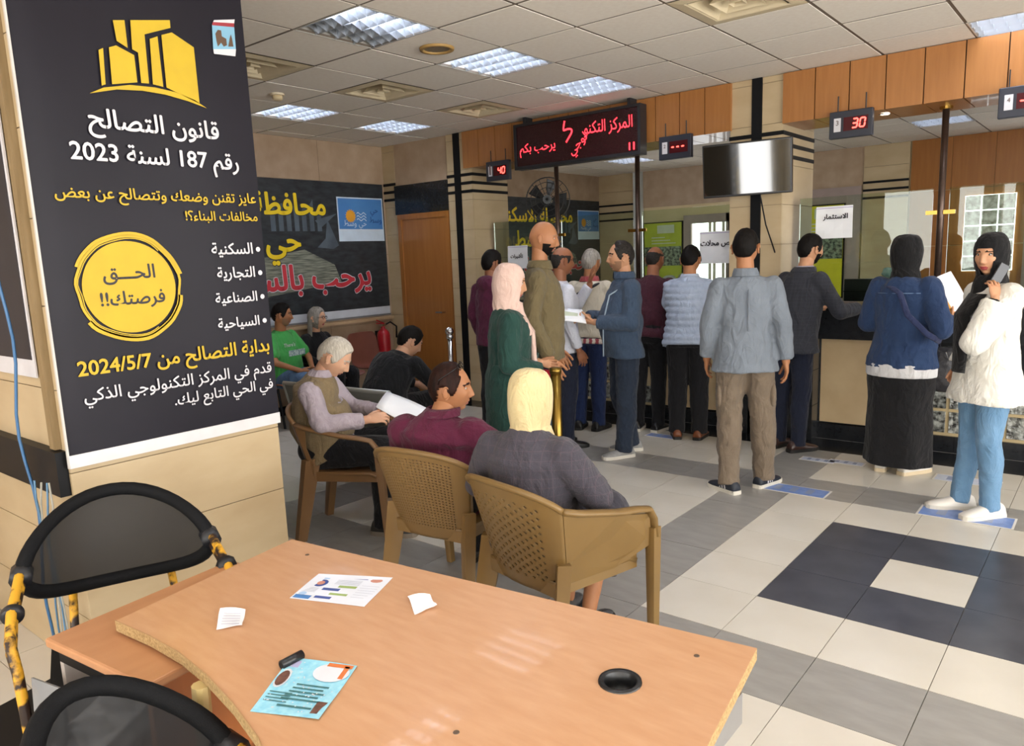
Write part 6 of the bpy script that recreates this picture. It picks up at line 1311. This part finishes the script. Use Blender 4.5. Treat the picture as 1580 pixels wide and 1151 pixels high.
# ---------------------------------------------------------------- things in hands
def local(t, p): return t.matrix_world @ Vector(p)
def held(name, label, cat, owner_loc, deg, pts, m, part='sheet', th=.003):
    """quad sheet given in the holder's local metres"""
    d = face_dir(deg); rz = math.atan2(-d.x, d.y); t = thing(name, label, cat, (owner_loc[0], owner_loc[1], 0), rz)
    n = 6; vs = []; q = [Vector(p) for p in pts]; nn = (q[1]-q[0]).cross(q[3]-q[0]).normalized()
    for k in range(n+1):
        for i in range(n+1): vs.append(q[0].lerp(q[1], i/n).lerp(q[3].lerp(q[2], i/n), k/n)+nn*.012*math.sin(3*i/n+k*.4))
    c = sum(q, Vector())/4; R = Matrix.Rotation(rz, 3, 'Z'); t.location = Vector((owner_loc[0], owner_loc[1], 0))+R @ c
    g = G().add([v-c for v in vs], [(k*(n+1)+i, k*(n+1)+i+1, (k+1)*(n+1)+i+1, (k+1)*(n+1)+i) for k in range(n) for i in range(n)]); ob(part, evaluate(g.mesh(part, [m], True), [('SOLIDIFY', dict(thickness=th))]), t); return t
held('paper_sheets', 'white papers read by the old man in the vest', 'paper', CH1-face_dir(94)*.08, 94, ((-.16, .3, .83), (.06, .28, .775), (.12, .55, .66), (-.12, .56, .715)), PAPER)
lF = cam_at(964, 540, 6.05); s = 1.71/1.75
t = held('rolled_papers', 'pale rolled papers held by the man in the blue jacket', 'paper', lF, -98, ((-.12, .34, 1.1), (.02, .34, 1.2), (.04, .62, 1.24), (-.1, .6, 1.13)), PAPER)
ob('roll', G().tube([(.0, -.08, -.02), (.02, .12, .02)], .03, 12), t, mats=mat('roll_green', '#c9d3c0', .6), smooth=True)
lD = cam_at(1392, 540, 5.3)
held('document_folder', 'orange folder held by the denim jacket woman', 'folder', lD, 0, ((.10, -.12, 1.37), (.15, -.11, 1.36), (.355, -.11, 1.0), (.31, -.12, 1.0)), mat('folder_orange', '#e3a03f', .5), 'folder', .008)
held('white_document', 'large white sheet held up by the denim jacket woman', 'paper', lD, 0, ((.125, -.1, 1.37), (.265, -.08, 1.42), (.395, -.08, 1.19), (.335, -.1, 1.03)), PAPER, 'sheet', .003)
lb = Vector(lD)+RGT*.27-FWD*.14; t = thing('handbag', 'black leather shoulder bag hanging at the denim jacket woman', 'handbag', (lb.x, lb.y, .62), 0); t.rotation_euler[2] = math.radians(20)
o = ob('bag_body', blob(G().loft([[(w*math.cos(q*.3142), dd*math.sin(q*.3142), z) for q in range(20)] for w, dd, z in ((.13, .06, -.02), (.155, .08, .03), (.15, .075, .15), (.125, .055, .25), (.11, .03, .29))]), .011, 2, (.06, .03)), t); o.data.materials.append(mat('bag_leather', '#1b1b1f', .35, '#24242a', 30, bump=.3))
ob('buckle', G().tube([(-.05, -.07, .26), (-.03, -.085, .2), (-.01, -.07, .26)], .005, 6), t, mats=CHROME); ob('handle', G().tube([(-.08, 0, .28), (-.07, 0, .4), (.0, 0, .46), (.07, 0, .4), (.08, 0, .28)], .009, 8), t, mats=mat('bag_leather', '#1b1b1f'), smooth=True)
lW = cam_at(1524, 560, 4.4); sW = 1.645/1.75; d = face_dir(-88); rz = math.atan2(-d.x, d.y); R3 = Matrix.Rotation(rz, 3, 'Z'); pp = Vector((lW.x, lW.y, 0))+R3 @ (Vector((-.112, .03, 1.525))*sW)
t = thing('mobile_phone', 'dark mobile phone held to the ear of the woman in white', 'phone', pp, rz); bevel(ob('case', G().box(-.006, .004, -.03, .03, -.06, .06), t, mats=mat('phone_dark', '#24262b', .25)), .004); t.rotation_euler[0] = .5
lH = cam_at(760, 480, 7.0); held('paper_sheet', 'white sheet held by the man in the burgundy hoodie', 'paper', lH, 40, ((.2, .18, .72), (.3, .3, .72), (.28, .3, 1.0), (.19, .2, .98)), PAPER)
bpy.data.scenes.remove(TS)
